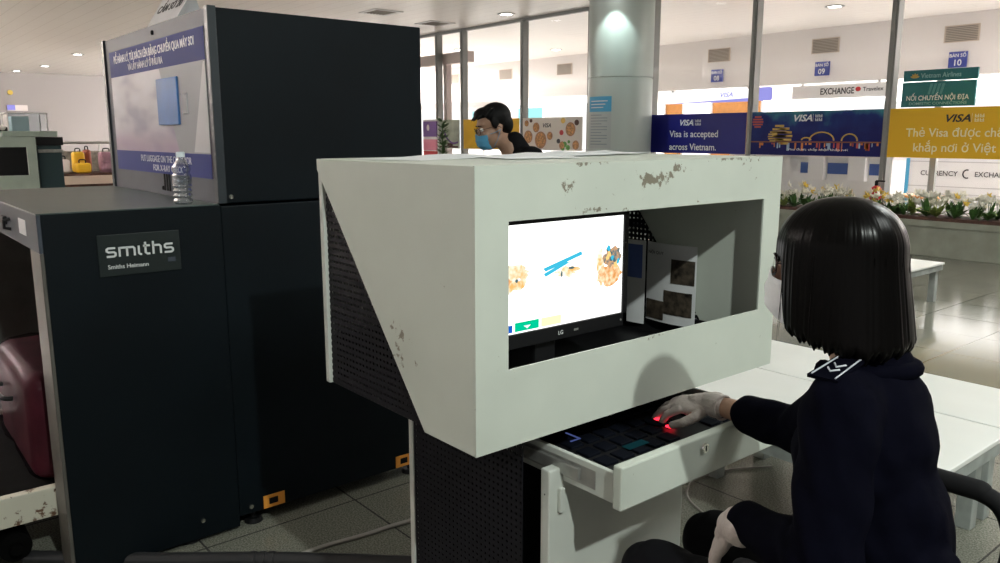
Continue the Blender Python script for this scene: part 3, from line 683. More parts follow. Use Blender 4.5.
# wrapped maroon suitcase on the belt
t = thing('wrapped_suitcase', 'maroon suitcase in clear plastic wrap on the belt at the tunnel mouth', 'suitcase', (-3.30, 0.62, 0.272))
b = BM(); add_box(b, -3.64, -2.965, 0.41, 0.92, 0.278, 0.66, 0.055, 5)
obj('shell', b, 'maroon', t, smooth=50)
b = BM(); add_box(b, -3.648, -2.957, 0.402, 0.928, 0.274, 0.668, 0.06, 6)
bmesh.ops.subdivide_edges(b, edges=list(b.edges), cuts=4, use_grid_fill=True)
for v in b.verts:
    q = v.co; d = 0.006 * math.sin(q.z * 60 + q.y * 25 + 3 * math.sin(q.x * 13)) + 0.005 * math.sin(q.x * 70 - q.y * 30)
    v.co += (q - Vector((-3.31, 0.7, 0.44))).normalized() * d
obj('plastic_wrap', b, 'wrap_film', t, smooth=0)
b = BM(); add_tube(b, smooth_path([(-3.42, 0.402, 0.53), (-3.40, 0.37, 0.535), (-3.22, 0.37, 0.535), (-3.20, 0.402, 0.53)]), 0.009, 8); obj('handle', b, 'black', t, smooth=60)

# water bottle on the tunnel top
bx_, by_ = -2.835, 0.925
t = thing('water_bottle', 'clear plastic water bottle standing on the scanner tunnel', 'bottle', (bx_, by_, ZS + 0.004))
pf = [(0.005, 0.002), (0.026, 0.0), (0.031, 0.006)]
for k in range(12): pf += [(0.0325 - 0.0065 * (k % 2), 0.012 + k * 0.0085)]
pf += [(0.031, 0.118), (0.027, 0.132), (0.018, 0.146), (0.0125, 0.154), (0.0125, 0.166)]
b = BM(); add_lathe(b, [(r_, z_) for r_, z_ in pf], (bx_, by_, ZS + 0.004), 28); obj('body', b, 'bottle_plastic', t, smooth=70)
b = BM(); add_lathe(b, [(0.0145, 0.160), (0.0145, 0.176), (0.012, 0.178)], (bx_, by_, ZS + 0.004), 24); obj('cap', b, mat('cap_pale', (0.72, 0.80, 0.84), 0.4), t, smooth=40)
mat('label_clear', (0.35, 0.42, 0.55), 0.3)
b = BM(); add_lathe(b, [(0.0325, 0.070), (0.0325, 0.098)], (bx_, by_, ZS + 0.004), 28, cap=False); obj('label_band', b, 'bottle_plastic', t, smooth=40)

# white card standing on the cabinet
t = thing('notice_card', 'white printed card leaning on top of the tall cabinet', 'sign', (-3.02, 1.10, ZT))
b = BM(); U = Vector((0, 0.53, 0.85)).normalized(); R = Vector((1, 0, 0)); Nn = R.cross(U)
c0 = Vector((-3.45, 1.03, ZT + 0.002))
def card(u0, u1, v0, v1, d): return [c0 + R * (u0 + 0.0) + U * v0 + Nn * d, c0 + R * u1 + U * v0 + Nn * d, c0 + R * u1 + U * v1 + Nn * d, c0 + R * u0 + U * v1 + Nn * d]
A = [b.verts.new(p) for p in card(0, 0.36, 0, 0.25, 0)]; B_ = [b.verts.new(p) for p in card(0, 0.36, 0, 0.25, -0.004)]
b.faces.new(A); b.faces.new(B_[::-1])
for i in range(4): b.faces.new((A[i], B_[i], B_[(i + 1) % 4], A[(i + 1) % 4]))
obj('board', b, 'paper', t)
fr = (R, U, Nn)
obj('lettering', text_bm('CẤM SỜ 20', 0.035, c0 + R * 0.04 + U * 0.055 + Nn * 0.001, fr, bold=0.01, width=0.28, depth=0.001), 'text_black', t)
obj('lettering', text_bm('WARNING', 0.04, c0 + R * 0.05 + U * 0.135 + Nn * 0.001, fr, bold=0.01, width=0.26, depth=0.001), 'red', t)
b = BM(); add_prism(b, [(1.05, ZT + 0.001), (1.145, ZT + 0.17), (1.20, ZT + 0.001)], 'x', -3.27, -3.265); obj('stand', b, 'paper', t)

# ================================================================ OPERATOR BOOTH
BX, BY, BW, BD, ZB, ZTP = -1.23, 0.955, 1.087, 0.658, 0.795, 1.392
bxk, by2 = BX - BD, BY + BW
def make_booth():
    bo = thing('operator_console', 'pale grey metal operator booth hooding a monitor, with perforated side panels', 'console', (BX - 0.3, BY + BW / 2, 0))
    wy0, wy1, wz0, wz1 = 1.042, 1.962, 0.966, 1.278
    b = BM(); t_ = 0.005
    add_ring_x(b, BX - t_, BX, (BY, by2, ZB, ZTP), (wy0, wy1, wz0, wz1))
    obj('front_panel', b, 'booth_paint', bo)
    b = BM(); add_box(b, bxk, BX - 0.0053, BY + 0.009, by2 - 0.009, ZTP - 0.012, ZTP - 0.0005, 0.003); obj('top_panel', b, 'booth_paint', bo)
    sl = [(BX - 0.0053, ZB), (BX - 0.0053, ZTP - 0.001), (bxk, ZTP - 0.001), (bxk, ZTP - 0.028), (-1.418, ZB)]
    tri = [(bxk + 0.012, ZTP - 0.024), (bxk + 0.012, ZB + 0.006), (-1.408, ZB + 0.006), (bxk + 0.028, ZTP - 0.024)]
    for y0, y1, q0, q1 in ((BY, BY + 0.008, BY + 0.012, BY + 0.0135), (by2 - 0.008, by2, by2 - 0.0135, by2 - 0.012)):
        b = BM(); add_prism(b, sl, 'y', y0, y1, 0.001); obj('side_panel', b, 'booth_paint', bo)
        b = BM(); add_prism(b, tri, 'y', q0, q1); pp = obj('perforated_panel', b, 'perforated', bo); pp['label'] = 'black perforated sheet behind the slanted cut'
    b = BM(); add_box(b, bxk, bxk + 0.02, BY + 0.003, BY + 0.03, ZB + 0.005, ZTP - 0.028, 0.002); add_box(b, bxk, bxk + 0.02, by2 - 0.03, by2 - 0.003, ZB + 0.005, ZTP - 0.028, 0.002)
    add_box(b, bxk, bxk + 0.004, BY + 0.03, by2 - 0.03, ZB + 0.005, ZTP - 0.02)
    obj('rear_frame', b, 'white_paint', bo)
    b = BM(); add_box(b, bxk + 0.006, BX - 0.022, BY + 0.015, by2 - 0.015, ZB + 0.003, ZB + 0.014); obj('shelf', b, 'black', bo)
    b = BM(); add_box(b, bxk + 0.03, -1.44, by2 - 0.026, by2 - 0.018, ZB + 0.0145, 0.885); add_box(b, bxk + 0.02, bxk + 0.03, BY + 0.02, by2 - 0.026, ZB + 0.0145, 0.93); obj('lining', b, 'matte_black', bo)  # black sheets added to block light dots from the lower perforations
    # pedestal
    p0, p1, r0, r1 = 1.13, 1.665, -1.75, -1.262
    for y0 in (p0, p1 - 0.003):
        b = BM(); add_box(b, r0 + 0.018, -1.285, y0, y0 + 0.003, 0.02, ZB - 0.002); obj('pedestal_side', b, 'perforated', bo)
        b = BM(); add_box(b, r0, r0 + 0.02, y0 - 0.004, y0 + 0.022, 0.0, ZB - 0.001, 0.002); obj('rear_strip', b, 'white_paint', bo)
    b = BM(); add_box(b, r0 + 0.004, r0 + 0.008, p0 + 0.02, p1 - 0.02, 0.02, ZB - 0.002); obj('pedestal_back', b, 'matte_black', bo)
    b = BM(); add_box(b, r0 + 0.03, r0 + 0.04, p0 + 0.006, p1 - 0.006, 0.02, ZB - 0.003); add_box(b, r0 + 0.03, -1.29, p0 + 0.005, p1 - 0.005, 0.02, 0.05); obj('pedestal_lining', b, 'matte_black', bo)
    b = BM(); add_box(b, -1.262, -1.232, 1.165, 1.655, 0.0, 0.705, 0.004); d = obj('door', b, 'white_paint', bo)
    b = BM(); add_box(b, -1.232, -1.220, 1.19, 1.205, 0.60, 0.66, 0.003); obj('latch', b, 'white_paint', d)
    b = BM(); add_cone(b, (-1.247, 1.170, 0.645), (-1.247, 1.1645, 0.645), 0.002, 0.002, 10); obj('keyhole', b, 'black', d)
    # drawer
    d0, d1, fx = 1.195, 1.835, -1.045
    b = BM(); add_box(b, fx - 0.025, fx, d0, d1, 0.668, 0.767, 0.004); dr = obj('drawer', b, 'booth_paint', bo); dr['label'] = 'pulled-out drawer with lock'
    b = BM(); add_box(b, -1.60, fx - 0.025, d0 + 0.012, d0 + 0.024, 0.672, 0.742, 0.002); obj('drawer_side', b, 'white_paint', dr); b = BM(); add_box(b, -1.60, fx - 0.025, d1 - 0.024, d1 - 0.012, 0.672, 0.742, 0.002)
    obj('drawer_side', b, 'white_paint', dr)
    b = BM(); add_box(b, -1.60, fx - 0.025, d0 + 0.024, d1 - 0.024, 0.676, 0.684); obj('drawer_tray', b, 'matte_black', dr)
    b = BM(); add_box(b, -1.58, -1.175, d0 + 0.002, d0 + 0.012, 0.692, 0.722, 0.002); add_box(b, -1.58, -1.13, d0 + 0.0115, d0 + 0.013, 0.685, 0.728)
    obj('slide_rail', b, 'grey_metal', dr)
    b = BM(); add_lathe(b, [(0.004, 0.0), (0.011, 0.0), (0.0125, 0.002), (0.011, 0.006), (0.005, 0.006)], (0, 0, 0), 20)
    for v in b.verts: v.co = Vector((fx + v.co.z, 1.478 + v.co.x, 0.752 - 0.012 + v.co.y))
    obj('lock', b, 'chrome', dr, smooth=40)
    b = BM(); add_box(b, fx + 0.004, fx + 0.0068, 1.4765, 1.4795, 0.734, 0.746); obj('keyhole', b, 'black', dr)
    return bo
booth = make_booth()

# monitor inside the hood
mx, my0, my1, mz0, mz1 = -1.40, 1.05, 1.600, 0.948, 1.262
mo = thing('monitor', 'black flat monitor showing an x-ray picture inside the booth', 'monitor', (mx - 0.05, 1.325, ZB + 0.014))
b = BM()
add_box(b, mx - 0.035, mx - 0.004, my0, my1, mz0, mz1, 0.006)
add_box(b, mx - 0.006, mx + 0.003, my0, my1, mz1 - 0.017, mz1, 0.002); add_box(b, mx - 0.006, mx + 0.003, my0, my1, mz0, mz0 + 0.036, 0.002)
add_box(b, mx - 0.006, mx + 0.003, my0, my0 + 0.017, mz0, mz1, 0.002); add_box(b, mx - 0.006, mx + 0.003, my1 - 0.017, my1, mz0, mz1, 0.002)
obj('bezel', b, 'black', mo)
sy0, sy1, sz0, sz1 = my0 + 0.017, my1 - 0.017, mz0 + 0.036, mz1 - 0.017
b = BM(); add_box(b, mx - 0.005, mx - 0.003, sy0, sy1, sz0, sz1); scn = obj('screen', b, 'screen_white', mo)
def gfx(n, m, y0, y1, z0, z1, d=0.0008):
    b = BM(); add_box(b, mx - 0.003, mx - 0.003 + d, y0, y1, z0, z1); return obj(n, b, m, scn)
gfx('status_block', 'screen_blue', 1.176, 1.2, sz0 + 0.004, sz0 + 0.022); gfx('status_block', 'screen_green', 1.208, 1.285, sz0 + 0.004, sz0 + 0.026); gfx('status_block', 'screen_yellow', 1.293, 1.360, sz0 + 0.004, sz0 + 0.026)
b = BM(); add_prism(b, [(1.235, sz0 + 0.016), (1.258, sz0 + 0.016), (1.2465, sz0 + 0.008)], 'x', mx - 0.0025, mx - 0.0016); obj('arrow_mark', b, 'screen_pale', scn)
rnd = random.Random(3)
def blob(name, m, cy_, cz_, ry, rz, d, n=14, jag=0.25):
    pts = []
    for k in range(n):
        a = 2 * PI * k / n; q = 1 + rnd.uniform(-jag, jag); pts.append((cy_ + ry * q * math.cos(a), cz_ + rz * q * math.sin(a)))
    b = BM(); add_prism(b, pts, 'x', mx - 0.003, mx - 0.003 + d); obj(name, b, m, scn)
blob('bag_image', 'screen_bag', 1.180, 1.120, 0.075, 0.036, 0.0006, 26, 0.16); blob('bag_image', 'screen_case', 1.165, 1.112, 0.030, 0.010, 0.0010, 16); blob('bag_image', 'screen_dark', 1.213, 1.112, 0.004, 0.004, 0.0012)
blob('bag_image', 'screen_bag', 1.380, 1.116, 0.036, 0.013, 0.0006, 22, 0.3); blob('bag_image', 'screen_dark', 1.393, 1.124, 0.011, 0.003, 0.0010); blob('bag_image', 'screen_dark', 1.360, 1.112, 0.003, 0.007, 0.0010)
for k in range(5): blob('bag_image', 'screen_pale', 1.24 + 0.02 * math.sin(k * 2.3), 1.09 + 0.012 * k, 0.006, 0.004, 0.0007)
for q in ([(1.298, 1.132), (1.428, 1.163), (1.431, 1.154), (1.306, 1.124)], [(1.300, 1.119), (1.372, 1.142), (1.387, 1.139), (1.306, 1.111)]):
    b = BM(); add_prism(b, q, 'x', mx - 0.003, mx - 0.0018); obj('pen_image', b, 'screen_cyan', scn)
blob('suitcase_image', 'screen_case', 1.538, 1.092, 0.042, 0.030, 0.0006, 24, 0.18); blob('suitcase_image', 'screen_bag', 1.500, 1.110, 0.014, 0.045, 0.0005, 18, 0.3)
blob('suitcase_image', 'screen_mixed', 1.545, 1.138, 0.032, 0.026, 0.0008, 24, 0.25)
for k in range(14): blob('suitcase_image', ['screen_orange', 'screen_dark', 'screen_mixed', 'screen_cyan'][k % 4], rnd.uniform(1.522, 1.570), rnd.uniform(1.115, 1.168), 0.006, 0.007, 0.0010 + 0.00005 * k, 8, 0.5)
for k in range(5): gfx('menu_text', 'screen_pale', 1.38 + k * 0.042, 1.405 + k * 0.042, sz0 + 0.013, sz0 + 0.018)
obj('lettering', text_bm('LG', 0.010, (mx + 0.003, 1.345, mz0 + 0.013), '+x', bold=0.01, depth=0.0008), 'logo_silver', mo)
b = BM(); add_box(b, mx + 0.003, mx + 0.0045, 1.40, 1.415, mz0 + 0.015, mz0 + 0.020); add_cone(b, (mx + 0.002, 1.575, mz0 + 0.018), (mx + 0.005, 1.575, mz0 + 0.018), 0.003, 0.003, 10); obj('button', b, 'grey_metal', mo)
b = BM(); add_box(b, mx - 0.045, mx - 0.02, 1.29, 1.36, 0.815, mz0 + 0.08, 0.006); obj('neck', b, 'black', mo)
b = BM(); add_lathe(b, [(0.11, 0), (0.115, 0.004), (0.10, 0.012), (0.03, 0.016)], (mx - 0.02, 1.325, ZB + 0.0142), 36); obj('base', b, 'black', mo, smooth=40)

# leaflets taped inside on the right wall
def sheet(name, x0, x1, z0, z1, y, label, group, bulge, photos, blue=None):
    t = thing(name, label, 'leaflet', ((x0 + x1) / 2, y, z0), group)
    b = BM(); n = 10; rows = []
    for i in range(n + 1):
        u = i / n; yy = y - bulge * math.sin(PI * u); rows.append((x0 + (x1 - x0) * u, yy))
    F = [[b.verts.new((x, yy + dy, z)) for x, yy in rows] for dy in (0, 0.0012) for z in (z0, z1)]
    for i in range(n):
        b.faces.new((F[0][i], F[0][i + 1], F[1][i + 1], F[1][i])); b.faces.new((F[2][i], F[3][i], F[3][i + 1], F[2][i + 1]))
        b.faces.new((F[0][i], F[2][i], F[2][i + 1], F[0][i + 1])); b.faces.new((F[1][i], F[1][i + 1], F[3][i + 1], F[3][i]))
    b.faces.new((F[0][0], F[1][0], F[3][0], F[2][0])); b.faces.new((F[0][n], F[2][n], F[3][n], F[1][n]))
    obj('page', b, 'paper', t, smooth=30)
    def patch(nm, m, u0, u1, v0, v1):
        b = BM(); k = 6; A, B2 = [], []
        for i in range(k + 1):
            u = u0 + (u1 - u0) * i / k; xx = x0 + (x1 - x0) * u; yy = y - bulge * math.sin(PI * u) - 0.0016
            A.append(b.verts.new((xx, yy, z0 + (z1 - z0) * v0))); B2.append(b.verts.new((xx, yy, z0 + (z1 - z0) * v1)))
        for i in range(k): b.faces.new((A[i], A[i + 1], B2[i + 1], B2[i]))
        obj(nm, b, m, t)
    for p in photos: patch('printed_photo', 'paper_photo', *p)
    if blue: patch('blue_field', 'paper_blue', *blue)
    return t
t = sheet('leaflet', -1.672, -1.478, 0.858, 1.113, 2.008, 'white leaflet with printed photos taped inside the booth right of the monitor', None, 0.012, [(0.55, 0.98, 0.52, 0.82), (0.42, 0.95, 0.12, 0.42), (0.02, 0.42, 0.03, 0.27)])
obj('lettering', text_bm('NỘI QUY', 0.009, (-1.655, 1.992, 1.078), '-y', width=0.06, depth=0.0004), 'text_black', t)
sheet('leaflet', -1.80, -1.682, 0.835, 1.112, 2.010, 'narrow white leaflet with a dark blue field next to the monitor edge', None, 0.008, [], (0.05, 0.92, 0.55, 0.95))

# papers on the booth roof
rnd = random.Random(11)
for i, (x, y, sx_, sy_, rz, l) in enumerate([(-1.70, 1.16, 0.21, 0.297, 0.3, 'white paper sheet at the left end of the booth roof'), (-1.62, 1.40, 0.297, 0.21, -0.25, 'white paper sheet on the booth roof, second from the left'),
                                            (-1.70, 1.62, 0.21, 0.297, 0.15, 'white paper sheet in the middle of the booth roof'), (-1.74, 1.84, 0.21, 0.24, -0.1, 'white paper sheet at the right end of the booth roof')]):
    b = BM(); n = 6; z = ZTP + 0.0005 + i * 0.0012; V = {}
    for a in range(n + 1):
        for c in range(n + 1):
            u = (a / n - 0.5) * sx_; v = (c / n - 0.5) * sy_; lift = 0.010 * max(0, (c / n - 0.6)) * (1 + math.sin(3 * a / n + i))
            V[a, c] = b.verts.new((x + u * math.cos(rz) - v * math.sin(rz), y + u * math.sin(rz) + v * math.cos(rz), z + lift))
    for a in range(n):
        for c in range(n): b.faces.new((V[a, c], V[a + 1, c], V[a + 1, c + 1], V[a, c + 1]))
    g = bmesh.ops.extrude_face_region(b, geom=list(b.faces)); bmesh.ops.translate(b, verts=[v for v in g['geom'] if isinstance(v, bmesh.types.BMVert)], vec=(0, 0, 0.001))
    bmesh.ops.recalc_face_normals(b, faces=list(b.faces))
    tag(obj('paper_sheet', b, 'paper', smooth=30), l, 'paper', 'papers on the booth roof')

# control keyboard and trackball in the drawer
t = thing('control_keyboard', 'black scanner control keyboard lying in the open drawer', 'keyboard', (-1.22, 1.45, 0.684))
b = BM(); add_prism(b, [(-1.42, 0.685), (-1.42, 0.722), (-1.40, 0.728), (-1.10, 0.712), (-1.09, 0.705), (-1.09, 0.685)], 'y', 1.235, 1.79, 0.003); obj('body', b, 'black', t)
mat('key_dark', (0.0035, 0.0045, 0.008), 0.7, spec=0.05)
for r_ in range(4):
    for c_ in range(9):
        if 5 <= c_ <= 6 and r_ >= 1: continue
        x = -1.36 + r_ * 0.055; y = 1.265 + c_ * 0.056; z = 0.728 - (x + 1.40) * 0.053
        b = BM(); add_box(b, x, x + 0.042, y, y + 0.042, z - 0.004, z + 0.004, 0.002); obj('key', b, 'key_dark', t)
b = BM(); add_box(b, -1.335, -1.285, 1.314, 1.318, 0.7285, 0.7305); add_box(b, -1.289, -1.285, 1.285, 1.318, 0.7285, 0.7305); obj('indicator', b, 'led_blue', t)
b = BM(); add_box(b, -1.20, -1.175, 1.37, 1.44, 0.7215, 0.7226); obj('indicator', b, 'led_teal', t)
b = BM(); add_lathe(b, [(0.034, 0.0), (0.036, 0.006), (0.028, 0.009)], (-1.25, 1.565, 0.722), 28); rg = obj('trackball_ring', b, 'key_dark', t, smooth=40)
b = BM(); add_ell(b, (-1.25, 1.565, 0.724), (0.014, 0.014, 0.014)); obj('ball', b, 'led_red', rg, smooth=0)
b = BM(); add_box(b, -1.238, -1.20, 1.553, 1.561, 0.722, 0.7265); add_box(b, -1.212, -1.203, 1.553, 1.578, 0.722, 0.7265); obj('indicator', b, 'led_red', rg)

# ================================================================ WHITE TABLES
def low_table(x0, x1, y0, y1, zt, label, legs, group=None):
    t = thing('low_table', label, 'table', ((x0 + x1) / 2, (y0 + y1) / 2, 0), group)
    b = BM(); add_box(b, x0, x1, y0, y1, zt - 0.018, zt, 0.003); obj('table_top', b, 'table_white', t)
    b = BM(); f = 0.05
    add_box(b, x0 + 0.01, x1 - 0.01, y0 + 0.01, y0 + 0.035, zt - 0.018 - f, zt - 0.018); add_box(b, x0 + 0.01, x1 - 0.01, y1 - 0.035, y1 - 0.01, zt - 0.018 - f, zt - 0.018)
    add_box(b, x0 + 0.01, x0 + 0.035, y0 + 0.035, y1 - 0.035, zt - 0.018 - f, zt - 0.018); add_box(b, x1 - 0.035, x1 - 0.01, y0 + 0.035, y1 - 0.035, zt - 0.018 - f, zt - 0.018)
    obj('frame', b, 'table_edge', t)
    for lx, ly in legs:
        b = BM(); add_box(b, lx - 0.028, lx + 0.028, ly - 0.028, ly + 0.028, 0.0, zt - 0.018, 0.003); obj('leg', b, 'table_edge', t)
    return t
def lg(x0, x1, y0, y1, i=0.12): return [(x0 + i, y0 + i), (x1 - i, y0 + i), (x0 + i, y1 - i), (x1 - i, y1 - i)]
low_table(-2.07, -0.868, 2.28, 2.952, 0.47, 'low white table right behind the seated woman, nearer of the joined two', lg(-2.07, -0.868, 2.28, 2.952, 0.16), 'joined low tables')
low_table(-2.07, -0.868, 2.962, 3.43, 0.47, 'low white table behind the seated woman, farther of the joined two', lg(-2.07, -0.868, 2.962, 3.43, 0.17), 'joined low tables')
low_table(-3.75, -2.84, 6.55, 7.42, 0.35, 'small white bench on the floor before the flower planter', lg(-3.75, -2.84, 6.55, 7.42, 0.06))

# ================================================================ PLANTER AND FLOWERS
pl = thing('planter', 'long grey-green stone planter box along the glass, filled with flowers', 'planter', (-4.5, 10.3, 0))
b = BM(); add_box(b, -7.9, 1.9, 10.12, 10.6, 0.0, 0.42, 0.006); add_box(b, -7.9, 1.9, 10.10, 10.13, 0.36, 0.435, 0.004); obj('wall', b, 'stone', pl)
b = BM(); add_box(b, -7.86, 1.86, 10.115, 10.57, 0.42, 0.475, 0.01)
bmesh.ops.subdivide_edges(b, edges=list(b.edges), cuts=3, use_grid_fill=True)
obj('soil', b, 'brown', pl)
def plant(i, loc, kind):
    rd = random.Random(100 + i); p = Vector(loc)
    t = thing('flowering_plant', '', 'plant', loc, 'flowers in the stone planter')
    b = BM()
    for k in range(16):
        a = rd.uniform(0, 2 * PI); ln = rd.uniform(0.12, 0.24); tilt = rd.uniform(0.2, 1.1); wd = rd.uniform(0.02, 0.034)
        d = Vector((math.cos(a), math.sin(a), 0)); s = Vector((-d.y, d.x, 0)); q = []
        for j in range(5):
            u = j / 4; q.append((p + d * ln * math.sin(tilt) * u + Vector((0, 0, ln * math.cos(tilt) * u + 0.02 - 0.06 * tilt * u * u)), wd * math.sin(PI * min(0.97, u * 0.9 + 0.1))))
        A = [b.verts.new(c + s * w_) for c, w_ in q]; B2 = [b.verts.new(c - s * w_) for c, w_ in q]; C = [b.verts.new(c + Vector((0, 0, -0.006))) for c, w_ in q]
        for j in range(4):
            b.faces.new((A[j], A[j + 1], C[j + 1], C[j])); b.faces.new((C[j], C[j + 1], B2[j + 1], B2[j]))
    for k in range(3): add_cone(b, p, p + Vector((rd.uniform(-.06, .06), rd.uniform(-.06, .06), 0.2)), 0.004, 0.003, 6)
    obj('foliage', b, 'leaf' if kind != 2 else 'leaf_pale', t)
    for k in range(5):
        b = BM(); c = p + Vector((rd.uniform(-.11, .11), rd.uniform(-.12, .06), rd.uniform(0.12, 0.27))); ax = Vector((rd.uniform(-.6, .6), rd.uniform(-1, -.2), rd.uniform(0.1, .9))).normalized()
        u, v = frame_of(ax)
        for j in range(6):
            a = 2 * PI * j / 6; d = u * math.cos(a) + v * math.sin(a); s = d.cross(ax); r_ = 0.055
            A = [c, c + d * r_ * 0.5 + ax * r_ * 0.5 + s * 0.016, c + d * r_ * 1.1 + ax * r_ * 0.75, c + d * r_ * 0.5 + ax * r_ * 0.5 - s * 0.016]
            b.faces.new([b.verts.new(x) for x in A])
        add_ell(b, c + ax * 0.02, (0.007, 0.007, 0.014), seg=8)
        obj('blossom', b, 'petal_white' if rd.random() > (0.15 if kind != 1 else 0.55) else 'petal_yellow', t)
    return t
protos = [plant(i, (-7.6 + 0.15 * i, 10.33, 0.46), (0, 0, 1, 2, 0)[i]) for i in range(5)]
rnd = random.Random(5); n_ = 0
seen = [(0, 'white lilies'), (0, 'white lilies'), (1, 'yellow and white blooms'), (2, 'pale green leaves')]
for o in protos: o['label'] = 'white-flowered leafy plant in the long stone planter'
x = -7.0
while x < -2.3:
    for y in (10.22, 10.42):
        o = protos[rnd.randrange(5)]
        c = copy_thing(o, (x + rnd.uniform(-.05, .05), y, 0.455), 'white-flowered leafy plant in the long stone planter', rnd.uniform(0, 6.28)); c.scale = [rnd.uniform(0.85, 1.25)] * 3
    x += 0.185
t = thing('fire_extinguisher', 'small red cylinder with pale bands standing among the planter flowers', 'extinguisher', (-4.95, 10.5, 0.47))
b = BM(); add_lathe(b, [(0.07, 0), (0.075, 0.01), (0.075, 0.27), (0.05, 0.31), (0.02, 0.33)], (-4.95, 10.5, 0.47), 24); obj('cylinder', b, 'red', t, smooth=40)
b = BM(); add_lathe(b, [(0.077, 0.10), (0.077, 0.15)], (-4.95, 10.5, 0.47), 24, cap=False); add_lathe(b, [(0.077, 0.20), (0.077, 0.22)], (-4.95, 10.5, 0.47), 24, cap=False); obj('label_band', b, 'bag_white', t, smooth=40)
b = BM(); add_cone(b, (-4.95, 10.5, 0.80), (-4.95, 10.5, 0.86), 0.022, 0.022, 12); add_box(b, -4.96, -4.84, 10.49, 10.51, 0.85, 0.87, 0.004); obj('valve', b, 'black', t)

# ================================================================ SIGNS ON AND BEHIND THE GLASS
bz0, bz1, gy = 1.165, 1.785, 10.655
def banner(x0, x1, m, label, cat='banner', z0=bz0, z1=bz1, y=None):
    y = y or gy
    t = thing('banner', label, cat, ((x0 + x1) / 2, y, z0))
    b = BM(); add_box(b, x0, x1, y, y + 0.012, z0, z1); obj('board', b, m, t); return t
def visa_mark(t, x, z, h, y=None, m='text_white', icon=True, w_=None, mi=None):
    y = (y or gy) - 0.001
    w_ = w_ or h * 3.0
    obj('lettering', text_bm('VISA', h, (x, y, z), '-y', shear=0.28, bold=0.025, width=w_, depth=0.002), m, t)
    if icon:
        b = BM(); ix = x + w_ + h * 0.75; q = h * 1.05
        add_box(b, ix - h * 0.38, ix - h * 0.34, y - 0.002, y, z - h * 0.1, z + h * 1.1)
        for r_ in range(2):
            for c_ in range(2):
                a0 = ix + c_ * q * 0.62; z0 = z - 0.02 * h + r_ * q * 0.55; s_ = q * 0.52
                add_box(b, a0, a0 + s_, y - 0.002, y, z0, z0 + s_ * 0.2); add_box(b, a0, a0 + s_, y - 0.002, y, z0 + s_ * 0.38, z0 + s_ * 0.52)
                add_box(b, a0, a0 + s_ * 0.22, y - 0.002, y, z0, z0 + s_ * 0.85); add_box(b, a0 + s_ * 0.68, a0 + s_ * 0.9, y - 0.002, y, z0, z0 + s_ * 0.85)
        obj('emblem', b, mi or m, t)
t = banner(-8.88, -7.06, 'visa_blue', 'dark blue card-acceptance banner on the glass beside the column')
visa_mark(t, -8.31, 1.605, 0.088, w_=0.26)
lettering(t, 'Visa is accepted', 0.105, (-8.49, gy - 0.001, 1.42), width=0.94, bold=0.008); lettering(t, 'across Vietnam.', 0.105, (-8.49, gy - 0.001, 1.215), width=0.91, bold=0.008)
t = banner(-6.96, -5.01, 'night_print', 'night river banner with lit bridge arches on the glass')
visa_mark(t, -6.30, 1.645, 0.088, w_=0.28)
b = BM()
for x0, x1, zb, hh in ((-6.02, -5.66, 1.375, 0.115), (-5.55, -5.33, 1.37, 0.095), (-6.14, -6.0, 1.38, 0.035)):
    pts = [((x0 + x1) / 2 - (x1 - x0) / 2 * math.cos(PI * k / 12), gy - 0.002, zb + hh * math.sin(PI * k / 12)) for k in range(13)]; add_tube(b, pts, 0.010, 6)
obj('bridge_arch', b, 'gold', t)
b = BM(); add_box(b, -6.96, -5.01, gy - 0.001, gy, 1.345, 1.362); obj('bridge_deck', b, mat('deck_brown', (0.25, 0.09, 0.03), 0.5), t)
rnd = random.Random(4)
mat('city_orange', (0.75, 0.25, 0.05), 0.5); mat('city_red', (0.55, 0.08, 0.05), 0.5); mat('city_pale', (0.35, 0.5, 0.65), 0.5)
for k in range(34):
    b = BM(); x = rnd.uniform(-6.9, -5.06); hh = rnd.uniform(0.02, 0.12); w2 = rnd.uniform(0.012, 0.045); add_box(b, x, x + w2, gy - 0.001, gy, 1.345 - hh, 1.34)
    obj('light_reflection', b, ['city_orange', 'city_red', 'city_orange', 'city_pale'][k % 4], t)
for x, z, r_ in ((-6.86, 1.63, 0.09), (-6.50, 1.47, 0.12), (-6.42, 1.42, 0.13), (-6.60, 1.42, 0.08)):
    b = BM()
    for k in range(5):
        zz = z + r_ * (k - 2) / 2.5; hw = r_ * math.sqrt(max(0.05, 1 - ((k - 2) / 2.5) ** 2)); add_box(b, x - hw, x + hw, gy - 0.001, gy, zz, zz + r_ * 0.25)
    obj('lantern_glow', b, 'city_red' if x < -6.7 else 'gold', t)
lettering(t, 'Visa được chấp nhận khắp nơi', 0.03, (-6.35, gy - 0.003, 1.235), width=0.9)
t = banner(-4.92, -2.99, 'visa_yellow', 'yellow card-acceptance banner on the glass at right')
visa_mark(t, -4.255, 1.61, 0.088, w_=0.285, m='text_black', mi='text_cream')
lettering(t, 'Thẻ Visa được chấp nhận', 0.105, (-4.70, gy - 0.001, 1.43), m='text_cream', width=1.53, bold=0.008); lettering(t, 'khắp nơi ở Việt Nam', 0.105, (-4.60, gy - 0.001, 1.245), m='text_cream', width=1.28, bold=0.008)
t = banner(-2.90, -1.0, 'visa_blue', 'dark blue banner on the glass beyond the yellow banner'); visa_mark(t, -2.3, 1.605, 0.088, w_=0.26)
